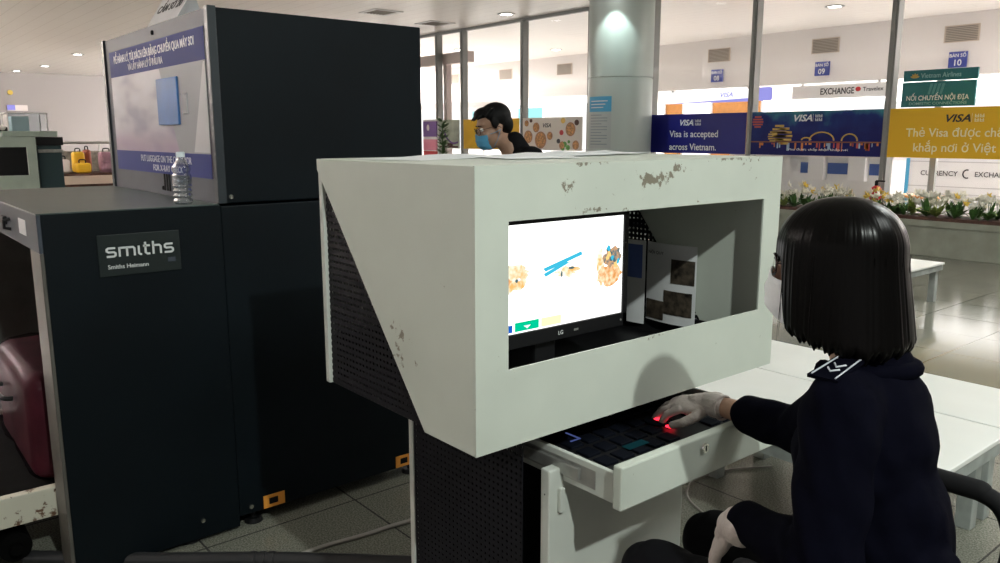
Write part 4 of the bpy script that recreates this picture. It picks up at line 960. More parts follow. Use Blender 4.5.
# food banner
t = banner(-12.15, -10.50, 'banner_cream', 'cream banner of round dishes and herbs on the glass left of the column')
visa_mark(t, -11.58, 1.60, 0.075, w_=0.23, m='text_black', icon=False)
for x, z, r_ in ((-11.98, 1.42, 0.145), (-11.75, 1.60, 0.11), (-11.62, 1.27, 0.19), (-11.36, 1.44, 0.09), (-10.80, 1.56, 0.15), (-12.03, 1.68, 0.07), (-10.66, 1.25, 0.10), (-11.02, 1.25, 0.09)):
    z = min(z, 1.775 - r_) if r_ < 0.3 else z; z = max(z, 1.17 + r_)
    b = BM(); add_disc(b, (x, gy - 0.002, z), (1, 0, 0), (0, 0, 1), r_, r_, (0, 1, 0)); pz = obj('plate_rim', b, 'bag_white', t)
    b = BM(); add_disc(b, (x, gy - 0.004, z), (1, 0, 0), (0, 0, 1), r_ * 0.86, r_ * 0.86, (0, 1, 0)); obj('pizza_crust', b, 'crust', pz)
    b = BM(); add_disc(b, (x, gy - 0.006, z), (1, 0, 0), (0, 0, 1), r_ * 0.68, r_ * 0.68, (0, 1, 0)); obj('pizza_topping', b, 'pizza', pz)
for x, z, r_, m in ((-11.04, 1.50, 0.055, 'red'), (-11.12, 1.34, 0.05, 'text_black'), (-10.95, 1.28, 0.06, 'herb'), (-10.86, 1.22, 0.055, 'herb'), (-11.0, 1.20, 0.045, 'herb'), (-10.84, 1.33, 0.035, 'herb'), (-10.64, 1.68, 0.06, 'brown'), (-11.0, 1.72, 0.06, 'gold'), (-11.9, 1.73, 0.04, 'brown')):
    b = BM(); z = min(z, 1.783 - r_); add_disc(b, (x, gy - 0.005, z), (1, 0, 0), (0, 0, 1), r_, r_ * 0.9, (0, 1, 0), 11); obj('garnish', b, m, t)
t = banner(-14.10, -12.26, 'visa_yellow', 'yellow banner on the glass behind the masked man'); visa_mark(t, -13.3, 1.6, 0.088, w_=0.26, m='text_cream')
t = banner(-15.05, -14.25, 'bridge_picture', 'small grey-green picture banner of a bridge left of the yellow banner')
b = BM(); add_tube(b, smooth_path([(-14.98, gy - 0.002, 1.40), (-14.85, gy - 0.002, 1.55), (-14.7, gy - 0.002, 1.38), (-14.5, gy - 0.002, 1.28), (-14.3, gy - 0.002, 1.30)]), 0.02, 6); obj('bridge_shape', b, 'purple', t)
b = BM(); add_box(b, -15.0, -14.3, gy - 0.002, gy, 1.18, 1.22); add_box(b, -14.7, -14.5, gy - 0.003, gy, 1.2, 1.28); obj('dark_band', b, 'brown', t)
# purple poster stand and potted plant at the left edge
t = thing('poster_stand', 'purple and pink poster stand before the glass, beside the tall cabinet', 'poster', (-15.02, 10.45, 0))
for z0, z1, m in ((1.42, 1.76, 'purple'), (1.12, 1.36, 'pink'), (0.95, 1.10, 'red')):
    b = BM(); add_box(b, -15.35, -14.82, 10.45, 10.47, z0, z1, 0.003); obj('panel', b, m, t)
b = BM(); add_box(b, -15.38, -14.79, 10.47, 10.49, 0.9, 1.8); add_box(b, -15.12, -15.06, 10.47, 10.50, 0.02, 0.9); add_box(b, -15.35, -14.8, 10.3, 10.65, 0.0, 0.02); obj('frame', b, 'counter_white', t)
b = BM(); add_disc(b, (-15.15, 10.446, 1.62), (1, 0, 0), (0, 0, 1), 0.05, 0.07, (0, 1, 0)); obj('emblem', b, 'bag_white', t)
t = thing('potted_plant', 'tall narrow dark green potted plant before the glass', 'plant', (-14.25, 10.2, 0))
b = BM(); add_lathe(b, [(0.14, 0), (0.17, 0.05), (0.19, 0.38), (0.17, 0.38)], (-14.25, 10.2, 0), 24); obj('pot', b, 'black', t, smooth=40)
b = BM(); rnd = random.Random(9)
for k in range(130):
    z = rnd.uniform(0.5, 1.75); a = rnd.uniform(0, 2 * PI); r_ = 0.20; p = Vector((-14.25, 10.2, z)); d = Vector((math.cos(a), math.sin(a), 0.5)).normalized(); s = Vector((-d.y, d.x, 0)).normalized()
    b.faces.new([b.verts.new(q) for q in (p, p + d * r_ * 0.5 + s * 0.035, p + d * r_, p + d * r_ * 0.5 - s * 0.035)])
add_cone(b, (-14.25, 10.2, 0.36), (-14.25, 10.2, 1.7), 0.02, 0.01, 8); obj('foliage', b, 'leaf', t)
# notice on the column
t = thing('column_notice', 'tall notice sheet with a blue header taped on the round column', 'notice', (cx - 0.3, cy - cr, 1.2))
def on_col(nm, m, a0, a1, z0, z1, rr, par):
    b = BM(); k = 8; A, B2 = [], []
    for i in range(k + 1):
        a = math.radians(a0 + (a1 - a0) * i / k); A.append(b.verts.new((cx + rr * math.cos(a), cy + rr * math.sin(a), z0))); B2.append(b.verts.new((cx + rr * math.cos(a), cy + rr * math.sin(a), z1)))
    for i in range(k): b.faces.new((A[i], A[i + 1], B2[i + 1], B2[i]))
    obj(nm, b, m, par)
mat('notice_sheet', (0.42, 0.47, 0.47), 0.4)
on_col('sheet', 'notice_sheet', 246, 298, 1.24, 2.06, cr + 0.003, t); on_col('header', 'cyan_blue', 246, 298, 1.82, 2.06, cr + 0.005, t)
mat('notice_ink', (0.24, 0.30, 0.31), 0.5)
for k in range(11): on_col('text_line', 'notice_ink', 252, 291 if k % 3 else 280, 1.76 - k * 0.046, 1.775 - k * 0.046, cr + 0.006, t)
for k in range(3): on_col('text_line', 'paper', 253, 291 - 4 * k, 1.98 - k * 0.05, 1.995 - k * 0.05, cr + 0.007, t)
mat('teal_text', (0.25, 0.50, 0.52), 0.5)
# teal airline sign on a stand behind the glass
ty = 11.3
t = thing('connection_sign', 'teal domestic connections sign on a post behind the yellow banner', 'sign', (-4.62, ty, 0))
b = BM(); add_box(b, -5.08, -4.155, ty, ty + 0.04, 2.155, 2.30, 0.004); obj('header', b, 'teal', t)
b = BM(); add_box(b, -5.085, -4.165, ty, ty + 0.04, 1.82, 2.145, 0.004); obj('board', b, 'teal', t)
b = BM(); add_box(b, -4.66, -4.58, ty + 0.04, ty + 0.10, 0.02, 2.28); add_box(b, -4.85, -4.39, ty - 0.15, ty + 0.28, 0, 0.02); obj('post', b, 'alu', t)
lettering(t, 'Vietnam Airlines', 0.062, (-4.85, ty - 0.003, 2.195), m='teal_text', width=0.50, bold=0.008)
lettering(t, 'NỐI CHUYẾN NỘI ĐỊA', 0.062, (-5.02, ty - 0.003, 1.905), width=0.78, bold=0.008); lettering(t, 'DOMESTIC CONNECTIONS', 0.036, (-4.98, ty - 0.003, 1.845), m='teal_text', width=0.72, bold=0.004)
b = BM()
for k in range(5):
    a = math.radians(20 + 35 * k); add_disc(b, (-4.93 + 0.03 * math.cos(a), ty - 0.003, 2.20 + 0.03 * math.sin(a)), (math.cos(a), 0, math.sin(a)), (-math.sin(a), 0, math.cos(a)), 0.03, 0.011, (0, 1, 0), 12)
obj('emblem', b, 'gold', t)
mat('teal_pale', (0.06, 0.26, 0.28), 0.4)
b = BM()
for k in range(4): add_prism(b, [(-4.75 + k * 0.05, 1.98), (-4.72 + k * 0.05, 2.12), (-4.685 + k * 0.05, 2.12), (-4.72 + k * 0.05, 1.98)], 'y', ty - 0.002, ty)
obj('plane_icon', b, 'teal_pale', t)

# ---- shops in the glazed hall
fy = 16.64
t = thing('shop_fascia', 'rounded violet and white lit fascia above the orange shop doors', 'sign', (-12.0, fy, 2.2))
b = BM(); add_box(b, -13.48, -10.74, fy, fy + 0.16, 2.235, 2.515, 0.03, 3); obj('board', b, 'lightbox', t)
b = BM(); add_box(b, -10.79, -10.47, fy - 0.02, fy + 0.18, 2.235, 2.535, 0.04, 3); add_prism(b, [(-13.4, 2.225), (-10.76, 2.225), (-10.76, 2.31), (-11.7, 2.28)], 'y', fy - 0.015, fy); obj('violet_end', b, 'lightbox_violet', t)
obj('lettering', text_bm('VISA', 0.10, (-11.8, fy - 0.012, 2.35), '-y', shear=0.28, bold=0.02, width=0.35), 'lightbox_violet', t)
for xa in (-13.3, -11.08):
    b = BM(); add_box(b, xa, xa + 0.1, fy + 0.04, fy + 0.12, 2.505, 2.562); obj('hanger', b, 'alu', t)
for i, (x0, x1, l) in enumerate([(-14.1, -13.55, 'narrow orange shop door panel under the left end of the lit fascia'), (-12.6, -11.2, 'wide orange shop door panel under the middle of the lit fascia')]):
    t = thing('shop_door', l, 'door', ((x0 + x1) / 2, 17.5, 0)); b = BM(); add_box(b, x0, x1, 17.5, 17.55, 0.02, 2.3, 0.004); obj('leaf', b, 'door_orange', t)
    b = BM(); add_box(b, x0 - 0.05, x0, 17.48, 17.57, 0, 2.35); add_box(b, x1, x1 + 0.05, 17.48, 17.57, 0, 2.35); add_box(b, x0 - 0.05, x1 + 0.05, 17.48, 17.57, 2.3, 2.35); obj('frame', b, 'counter_white', t)
    b = BM(); add_cone(b, (x1 - 0.08, 17.46, 0.9), (x1 - 0.08, 17.46, 1.3), 0.012, 0.012, 10); obj('handle', b, 'chrome', t)
ey = 16.64
t = thing('exchange_sign', 'white hanging EXCHANGE sign above the night banner', 'sign', (-8.6, ey, 2.22))
b = BM(); add_box(b, -9.9, -7.80, ey, ey + 0.1, 2.228, 2.515, 0.01); obj('board', b, 'counter_white', t)
lettering(t, 'EXCHANGE', 0.13, (-9.23, ey - 0.002, 2.31), m='text_black', width=0.75, bold=0.02); lettering(t, 'Travelex', 0.08, (-8.29, ey - 0.002, 2.35), m='text_black', width=0.43, bold=0.012)
lettering(t, 'CURRENCY', 0.10, (-9.86, ey - 0.002, 2.315), m='wall_white', width=0.53, bold=0.01)
b = BM(); add_disc(b, (-8.39, ey - 0.003, 2.395), (1, 0, 0), (0, 0, 1), 0.058, 0.048, (0, 1, 0)); obj('emblem', b, 'red', t)
for xa in (-9.7, -8.0):
    b = BM(); add_box(b, xa, xa + 0.05, ey + 0.03, ey + 0.07, 2.51, 2.562); obj('hanger', b, 'alu', t)
# service counter with blue insets
t = thing('service_counter', 'white service counter with blue insets behind the night banner', 'counter', (-7.0, 13.2, 0))
b = BM(); add_box(b, -8.9, -5.95, 13.1, 13.6, 0.0, 1.08, 0.004); obj('body', b, 'counter_white', t)
b = BM(); add_box(b, -8.95, -5.9, 13.02, 13.65, 1.08, 1.12, 0.004); obj('worktop', b, 'bag_white', t)
for x0, x1 in ((-7.53, -7.33), (-7.03, -6.62), (-6.31, -6.05), (-8.4, -8.0)):
    b = BM(); add_box(b, x0, x1, 13.09, 13.102, 0.80, 0.985); obj('blue_inset', b, mat('inset_blue', (0.05, 0.11, 0.36), 0.4) if 'inset_blue' not in MAT else 'inset_blue', t)
for x0, x1 in ((-7.33, -7.05), (-6.62, -6.33)):
    b = BM(); add_box(b, x0, x1, 12.98, 13.1, 0.70, 1.08, 0.004); obj('pilaster', b, 'counter_white', t)
# currency exchange counter
t = thing('exchange_counter', 'white currency exchange counter front with blue edge behind the planter', 'counter', (-4.8, 16.2, 0))
b = BM(); add_box(b, -6.95, -2.5, 16.0, 16.5, 0.0, 1.15, 0.004); obj('body', b, 'counter_white', t)
b = BM(); add_box(b, -7.05, -6.93, 15.98, 16.5, 0.0, 1.2); obj('blue_edge', b, 'cyan_blue', t)
mat('seam_grey', (0.5, 0.48, 0.48), 0.5)
b = BM(); add_box(b, -6.93, -2.5, 15.995, 16.0, 0.49, 0.505); add_box(b, -6.93, -2.5, 15.995, 16.0, 0.95, 0.965); add_box(b, -6.93, -2.5, 15.995, 16.0, 0.36, 0.37); obj('seam', b, 'seam_grey', t)
lettering(t, 'CURRENCY', 0.09, (-6.72, 15.995, 0.70), m='text_black', width=0.66, bold=0.005); lettering(t, 'EXCHANGE', 0.09, (-5.77, 15.995, 0.70), m='text_black', width=0.64, bold=0.005)
b = BM(); pts = [(-5.90 + 0.065 * math.cos(math.radians(a)), 15.994, 0.745 + 0.075 * math.sin(math.radians(a))) for a in range(70, 300, 15)]; add_tube(b, pts, 0.012, 6); obj('emblem', b, 'text_black', t)
t = thing('waiting_bench', 'low orange-edged wooden bench end behind the planter', 'bench', (-6.9, 14.0, 0))
b = BM(); add_box(b, -6.75, -5.6, 13.9, 14.4, 0.40, 0.45, 0.005); obj('seat', b, 'door_orange', t)
for xa in (-6.65, -5.75):
    b = BM(); add_box(b, xa, xa + 0.05, 13.95, 14.35, 0.0, 0.40); obj('leg', b, 'alu', t)
for i, (x0, x1, z0, z1, l) in enumerate([(-24.1, -22.9, 1.72, 2.35, 'glowing cyan wall screen behind the glass, left of the masked man'), (-21.5, -20.2, 1.8, 2.4, 'glowing cyan wall screen behind the masked man')]):
    t = thing('wall_screen', l, 'screen', ((x0 + x1) / 2, 18.7, 0), 'cyan wall screens')
    b = BM(); add_box(b, x0, x1, 18.62, 18.66, z0, z1, 0.004); obj('casing', b, 'counter_white', t)
    b = BM(); add_box(b, x0 + 0.03, x1 - 0.03, 18.61, 18.62, z0 + 0.03, z1 - 0.03); obj('display', b, 'lightbox_cyan', t)
    b = BM(); add_box(b, (x0 + x1) / 2 - 0.03, (x0 + x1) / 2 + 0.03, 18.66, 18.70, 0.02, z1 - 0.1); add_box(b, x0 + 0.2, x1 - 0.2, 18.5, 18.74, 0, 0.02); obj('post', b, 'alu', t)

# ================================================================ LEFT BACKGROUND
# second operator booth and scanner of the neighbouring lane
X2, Yc = -11.35, 1.99
t = thing('neighbour_console', 'grey-green operator console with a dark window at the far left', 'console', (X2 - 0.3, Yc - 0.5, 0))
b = BM()
y0, y1, z0, z1 = Yc - 1.0, Yc - 0.02, 0.80, 1.432
add_ring_x(b, X2 - 0.02, X2, (y0, y1, z0, z1), (y0 + 0.1, y1 - 0.10, z0 + 0.17, z1 - 0.12))
add_box(b, X2 - 0.6, X2 - 0.02, y0, y0 + 0.01, z0, z1); add_box(b, X2 - 0.6, X2 - 0.02, y1 - 0.01, y1, z0, z1); add_box(b, X2 - 0.6, X2 - 0.02, y0, y1, z1 - 0.012, z1)
obj('hood', b, 'console_green', t)
b = BM(); add_box(b, X2 - 0.10, X2 - 0.06, y0 + 0.1, y1 - 0.1, z0 + 0.15, z1 - 0.1); obj('dark_screen', b, 'black', t)
b = BM(); add_box(b, X2 - 0.5, X2 - 0.05, y0 + 0.2, y1 - 0.2, 0.0, z0); add_box(b, X2 - 0.62, X2, y0, y1, z0 - 0.01, z0); obj('pedestal', b, 'console_teal', t)
t = thing('neighbour_scanner', 'dark teal scanner body with a pale ledge beside the far left console', 'x-ray scanner', (-12.3, 2.3, 0))
b = BM(); add_box(b, -13.0, -11.45, 2.0, 2.27, 0.03, 1.33, 0.008); obj('body', b, 'console_teal', t)
b = BM(); add_box(b, -13.02, -11.42, 1.99, 2.29, 1.33, 1.432, 0.006); obj('dark_top', b, 'black', t)
b = BM(); add_box(b, -13.0, -11.60, 1.66, 2.27, 1.434, 1.505, 0.008); obj('ledge', b, 'console_green', t)
b = BM(); add_box(b, -11.45, -11.41, 2.0, 2.28, 1.24, 1.28, 0.004); obj('trim_strip', b, 'grey_metal', t)
for xa in (-12.9, -11.55):
    for ya in (2.05, 2.22):
        b = BM(); add_cone(b, (xa, ya, 0), (xa, ya, 0.04), 0.03, 0.03, 12); obj('foot', b, 'black', t)
t = thing('acrylic_box', 'clear donation box with pale edges on the far left scanner ledge', 'box', (-12.0, 2.0, 1.5))
b = BM(); bx0, bx1, b0, b1, zz0, zz1 = -12.25, -11.78, 1.76, 2.20, 1.502, 1.74
for xa in (bx0, bx1):
    for ya in (b0, b1): add_box(b, xa - 0.006, xa + 0.006, ya - 0.006, ya + 0.006, zz0, zz1)
for ya in (b0, b1): add_box(b, bx0, bx1, ya - 0.006, ya + 0.006, zz1 - 0.012, zz1)
for xa in (bx0, bx1): add_box(b, xa - 0.006, xa + 0.006, b0, b1, zz1 - 0.012, zz1)
obj('edge_frame', b, 'counter_white', t)
b = BM(); add_box(b, bx0, bx1, b0, b1, zz0, zz1 - 0.012); obj('clear_walls', b, 'bottle_plastic', t)
b = BM(); add_box(b, bx0 + 0.1, bx1 - 0.05, b0 + 0.05, b0 + 0.24, zz0 + 0.004, zz1 - 0.05); obj('paper_stack', b, mat('pale_cyan', (0.55, 0.70, 0.72), 0.6), t)
t = thing('desk_phone', 'small black device with a white spot on the far left ledge', 'device', (-11.8, 1.62, 1.5))
b = BM(); add_box(b, -11.9, -11.72, 1.42, 1.74, 1.50, 1.56, 0.015, 3); obj('body', b, 'black', t)
b = BM(); add_ell(b, (-11.705, 1.68, 1.545), (0.03, 0.04, 0.03)); obj('knob', b, 'bag_white', t, smooth=0)
t = thing('dark_screen', 'tall dark monitor edge at the left border above the console', 'monitor', (-11.5, 1.3, 1.44))
b = BM(); add_box(b, -11.55, -11.50, 0.75, 1.405, 1.50, 1.86, 0.006); obj('panel', b, 'black', t)
b = BM(); add_box(b, -11.56, -11.52, 1.02, 1.10, 1.44, 1.52); add_box(b, -11.62, -11.44, 0.92, 1.2, 1.432, 1.445, 0.004); obj('stand', b, 'black', t)
# carousel with luggage
CXx = -21.2
t = thing('luggage_carousel', 'pale low luggage belt with a dark plinth at the far left', 'conveyor', (CXx, 5, 0))
b = BM(); add_box(b, CXx - 1.2, CXx, -2, 12, 0.30, 0.50, 0.01); obj('fascia', b, 'beige', t)
b = BM(); add_box(b, CXx - 1.15, CXx - 0.06, -2, 12, 0.0, 0.30); add_box(b, CXx - 1.1, CXx - 0.05, -2, 12, 0.50, 0.56); obj('plinth', b, 'brown', t)
t = thing('low_partition', 'speckled granite partition wall behind the luggage belt', 'partition', (CXx - 1.6, 5, 0))
b = BM(); add_box(b, CXx - 1.7, CXx - 1.55, -2, 12, 0, 1.06, 0.01); obj('slab', b, 'granite_wall', t)
b = BM(); add_tube(b, [(CXx - 1.62, -2, 1.27), (CXx - 1.62, 12, 1.27)], 0.035, 10)
for k in range(12): add_tube(b, [(CXx - 1.62, -1.5 + 1.15 * k, 1.05), (CXx - 1.62, -1.5 + 1.15 * k, 1.27)], 0.022, 8)
obj('guard_rail', b, 'alu', t)
def bag(y, wy, h, m, label, x=CXx - 0.3, d=0.3, z=0.56, handle='black'):
    t = thing('luggage_bag', label, 'luggage', (x - d / 2, y, z), 'bags on the carousel')
    b = BM(); add_box(b, x - d, x, y - wy / 2, y + wy / 2, z, z + h, 0.06, 4); obj('body', b, m, t, smooth=50)
    b = BM(); add_tube(b, smooth_path([(x - d / 2, y - wy * 0.2, z + h - 0.02), (x - d / 2, y - wy * 0.18, z + h + 0.07), (x - d / 2, y + wy * 0.18, z + h + 0.07), (x - d / 2, y + wy * 0.2, z + h - 0.02)]), 0.015, 8); obj('handle', b, handle, t, smooth=60)
    b = BM(); add_box(b, x - 0.002, x + 0.012, y - wy * 0.36, y + wy * 0.36, z + h * 0.15, z + h * 0.5, 0.01); obj('pocket', b, m, t)
bag(4.26, 0.26, 0.33, 'bag_white', 'small white bag on the luggage belt, left of the yellow ones', x=CXx - 0.15)
bag(4.66, 0.34, 0.24, 'bag_yellow', 'yellow bag on the luggage belt, front lower one', x=CXx - 0.05)
bag(4.66, 0.26, 0.50, 'bag_yellow', 'taller yellow bag on the belt behind the lower yellow bag', x=CXx - 0.45)
bag(4.90, 0.16, 0.55, 'bag_red', 'narrow reddish bag on the belt behind the yellow bags', x=CXx - 0.62)
bag(5.22, 0.34, 0.50, 'bag_pink', 'plum and grey suitcase on the belt nearest the tall cabinet', x=CXx - 0.1)
for i, (y, wd) in enumerate(((4.3, 0.0),)):
    pass
t = thing('wall_poster', 'small violet and white wall sign above the clear box at far left', 'sign', (-33.9, 5.2, 1.9))
b = BM(); add_box(b, -33.98, -33.95, 5.1, 5.75, 2.34, 2.54); obj('board', b, 'bag_white', t)
b = BM(); add_box(b, -33.95, -33.94, 5.1, 5.35, 2.36, 2.54); obj('violet_field', b, 'lightbox_violet', t)
t = thing('gold_emblem', 'small round gold emblem on the far left wall', 'emblem', (-33.95, 5.25, 2.8)); b = BM()
add_cone(b, (-33.99, 5.25, 2.98), (-33.95, 5.25, 2.98), 0.09, 0.08, 24); obj('disc', b, 'petal_yellow', t)

# cables and hose on the floor
mat('hose_black', (0.03, 0.03, 0.032), 0.35)
b = BM(); add_tube(b, smooth_path([(-2.43, 1.10, 0.008), (-2.43, 1.2, 0.008), (-2.41, 1.35, 0.008), (-2.40, 1.50, 0.008), (-2.36, 1.7, 0.008), (-2.2, 1.95, 0.008), (-2.1, 2.3, 0.008)]), 0.008, 8)
tag(obj('floor_cable', b, 'cable_grey', smooth=60), 'thin pale cable on the floor beside the scanner base', 'cable')
b = BM(); add_tube(b, smooth_path([(-1.72, 2.45, 0.007), (-1.85, 2.52, 0.007), (-1.93, 2.66, 0.007), (-1.92, 2.80, 0.007), (-1.88, 2.92, 0.007), (-1.80, 3.05, 0.007)]), 0.0045, 8)
tag(obj('floor_cable', b, 'cable_grey', smooth=60), 'thin curved pale cable on the floor under the open drawer', 'cable')
b = BM(); add_tube(b, smooth_path([(-3.0, 0.36, 0.022), (-2.70, 0.70, 0.022), (-2.43, 1.03, 0.022), (-2.15, 1.33, 0.022), (-1.95, 1.55, 0.022)]), 0.022, 14)
for k in range(3): add_cone(b, (-2.49 + 0.02 * k, 0.955 + 0.024 * k, 0.022), (-2.48 + 0.02 * k, 0.967 + 0.024 * k, 0.022), 0.026, 0.026, 14)
tag(obj('floor_hose', b, 'hose_black', smooth=60), 'thick black hose across the floor at the bottom left', 'hose')

# ================================================================ PEOPLE
def basis(F, tilt=0.0):
    F = Vector((F[0], F[1], 0)).normalized(); U = Vector((0, 0, 1)); Lf = U.cross(F)
    F2 = F * math.cos(tilt) - U * math.sin(tilt); U2 = U * math.cos(tilt) + F * math.sin(tilt)
    return Matrix((F2, Lf, U2)).transposed()
def head_prims(bm, c, M, neck_to):
    c = Vector(c)
    def P(x, y, z): return c + M @ Vector((x, y, z))
    add_ell(bm, P(-0.010, 0, 0.035), (0.094, 0.074, 0.083), M, 28); add_ell(bm, P(0.028, 0, -0.028), (0.062, 0.061, 0.086), M, 24)
    add_ell(bm, P(0.056, 0, -0.098), (0.026, 0.030, 0.018), M); add_ell(bm, P(0.065, 0, 0.032), (0.026, 0.055, 0.016), M)
    add_cap(bm, P(0.088, 0, 0.008), P(0.104, 0, -0.030), 0.007, 0.012); add_ell(bm, P(0.098, 0, -0.036), (0.010, 0.016, 0.008), M)
    for s in (-1, 1):
        add_ell(bm, P(-0.008, s * 0.074, -0.020), (0.018, 0.008, 0.030), M); add_ell(bm, P(0.060, s * 0.040, -0.030), (0.024, 0.020, 0.022), M)
    add_ell(bm, P(0.087, 0, -0.060), (0.008, 0.021, 0.005), M); add_ell(bm, P(0.085, 0, -0.069), (0.008, 0.018, 0.006), M)
    add_cap(bm, P(-0.018, 0, -0.07), neck_to, 0.048, 0.058, 18)
def face_parts(par, c, M, mask_m, glasses=True):
    c = Vector(c)
    def P(x, y, z): return c + M @ Vector((x, y, z))
    for s in (-1, 1):
        b = BM(); add_ell(b, P(0.079, s * 0.030, 0.004), (0.0115, 0.0125, 0.0105), M, 14); e = obj('eye', b, 'eye_white', par, smooth=0)
        b = BM(); add_ell(b, P(0.0885, s * 0.030, 0.004), (0.003, 0.0055, 0.0055), M, 12); obj('iris', b, 'black', e, smooth=0)
        b = BM(); add_tube(b, [P(0.086, s * 0.014, 0.024), P(0.090, s * 0.030, 0.029), P(0.078, s * 0.048, 0.025)], [0.002, 0.003, 0.0015], 6); obj('eyebrow', b, 'hair', par)
    if glasses:
        b = BM()
        for s in (-1, 1):
            ring = [P(0.103 - 0.010 * abs(math.cos(a)) * (1 if s * math.cos(a) > 0 else 0), s * 0.032 + 0.024 * math.cos(a), 0.000 + 0.019 * math.sin(a)) for a in [2 * PI * k / 20 for k in range(20)]]
            add_tube(b, ring, 0.0019, 6, closed=True)
            add_tube(b, [P(0.094, s * 0.056, 0.006), P(0.06, s * 0.074, 0.006), P(0.0, s * 0.081, 0.004), P(-0.02, s * 0.081, -0.012)], 0.0016, 6)
        add_tube(b, [P(0.104, -0.009, 0.004), P(0.108, 0, 0.007), P(0.104, 0.009, 0.004)], 0.0017, 6)
        g = obj('glasses', b, 'glass_frame', par, smooth=60)
        b = BM()
        for s in (-1, 1): add_disc(b, P(0.100, s * 0.032, 0.0), M @ Vector((0, 1, 0)), M @ Vector((0, 0, 1)), 0.022, 0.018, M @ Vector((1, 0, 0)), 20, 0.0008)
        obj('lens', b, 'pane_glass', g)
    b = BM(); n, m_ = 16, 12; G_ = {}
    for i in range(n + 1):
        for j in range(m_ + 1):
            u = -1 + 2 * i / n; v = j / m_; z = -0.020 - 0.086 * v
            mid = 0.112 - 0.004 * v + 0.012 * math.sin(PI * v)
            if v > 0.75: mid -= 0.06 * (v - 0.75)
            half = 0.066 - 0.012 * v
            a = u * 1.25; x = 0.030 + (mid - 0.030) * math.cos(a) ** 0.8; y = half * math.sin(a) * 1.08
            x += 0.0015 * math.sin(v * 22)
            G_[i, j] = b.verts.new(P(x, y, z - 0.012 * (1 - v) * abs(u) ** 1.5 * 0.6 + 0.012 * (1 - v) * max(0, 1 - abs(u) * 3)))
    for i in range(n):
        for j in range(m_): b.faces.new((G_[i, j], G_[i + 1, j], G_[i + 1, j + 1], G_[i, j + 1]))
    bmesh.ops.recalc_face_normals(b, faces=list(b.faces)); bmesh.ops.solidify(b, geom=list(b.faces), thickness=0.002)
    mk = obj('face_mask', b, mask_m, par, smooth=60)
    b = BM()
    for s in (-1, 1):
        for z0 in (-0.028, -0.100): add_tube(b, [P(0.047, s * 0.064, z0), P(0.02, s * 0.077, z0 * 0.6 - 0.01), P(-0.012, s * 0.083, -0.02)], 0.0013, 5)
    obj('ear_loop', b, mask_m, mk)
def hand_prims(bm, W, D, Bk, Th, curl, s=1.0, thumb=None):
    """W wrist, D finger direction, Bk back-of-hand normal, Th thumb side"""
    W, D, Bk, Th = Vector(W), Vector(D).normalized(), Vector(Bk), Vector(Th)
    Bk = (Bk - D * Bk.dot(D)).normalized(); Th = D.cross(Bk) if D.cross(Bk).dot(Th) > 0 else Bk.cross(D)
    M = Matrix((D, Th, Bk)).transposed()
    def P(x, y, z): return W + M @ Vector((x * s, y * s, z * s))
    add_ell(bm, P(0.048, 0, 0), (0.052 * s, 0.036 * s, 0.0155 * s), M, 22); add_ell(bm, P(0.030, 0.018, -0.006), (0.034 * s, 0.018 * s, 0.016 * s), M)
    add_cap(bm, P(-0.02, 0, 0), P(0.03, 0, 0), 0.026 * s, 0.024 * s, 16)
    for k, (y, ln, r_) in enumerate(((0.028, 0.070, 0.0088), (0.0095, 0.078, 0.0090), (-0.0095, 0.073, 0.0086), (-0.027, 0.058, 0.0078))):
        p = P(0.082 - 0.010 * abs(k - 1.2), y, 0.002); a = 0.0; c = curl[k]; sp = (y / 0.03) * 0.10
        for j, (fr_, bend) in enumerate(((0.45, 0.8), (0.31, 1.1), (0.24, 0.8))):
            a += c * bend; d = M @ Vector((math.cos(a) * math.cos(sp), math.sin(sp), -math.sin(a)))
            q = p + d * ln * fr_ * s; add_cap(bm, p, q, r_ * s * (1 - 0.08 * j), r_ * s * (0.94 - 0.09 * j), 12); p = q
    th = thumb or ((0.030, 0.045, -0.012), (0.062, 0.058, -0.020), (0.088, 0.056, -0.026))
    p = P(0.008, 0.018, -0.006)
    for j, t_ in enumerate(th): q = P(*t_); add_cap(bm, p, q, (0.0135 - 0.002 * j) * s, (0.0118 - 0.002 * j) * s, 12); p = q

# ---------------- seated woman
Hc = Vector((-0.693, 1.350, 1.222)); HM = basis((-0.94, -0.34))
wm = thing('person', 'woman with black bob hair in dark uniform and white mask seated at the console', 'person', (-0.55, 1.36, 0.0))
hipL, hipR = Vector((-0.52, 1.27, 0.53)), Vector((-0.52, 1.45, 0.53)); knL, knR = Vector((-0.985, 1.235, 0.545)), Vector((-0.985, 1.445, 0.545))
anL, anR = Vector((-0.93, 1.22, 0.09)), Vector((-0.93, 1.46, 0.09))
shL, shR = Vector((-0.600, 1.215, 1.010)), Vector((-0.650, 1.430, 1.005))
elL, wrL = Vector((-0.560, 1.120, 0.785)), Vector((-0.772, 1.218, 0.746))
elR, wrR = Vector((-0.87, 1.585, 0.805)), Vector((-1.135, 1.640, 0.785))
neck = Vector((-0.63, 1.362, 1.045))
b = BM(); head_prims(b, Hc, HM, neck)
add_ell(b, (-0.535, 1.34, 0.55), (0.100, 0.140, 0.105)); add_ell(b, (-0.575, 1.335, 0.72), (0.070, 0.098, 0.14)); add_ell(b, (-0.622, 1.335, 0.90), (0.070, 0.100, 0.15))
add_cap(b, shL, shR, 0.048, 0.048, 18); add_cap(b, neck, (-0.60, 1.36, 0.95), 0.06, 0.08)
for a_, e_, w_ in ((shL, elL, wrL), (shR, elR, wrR)): add_cap(b, a_, e_, 0.042, 0.035); add_cap(b, e_, w_, 0.034, 0.024)
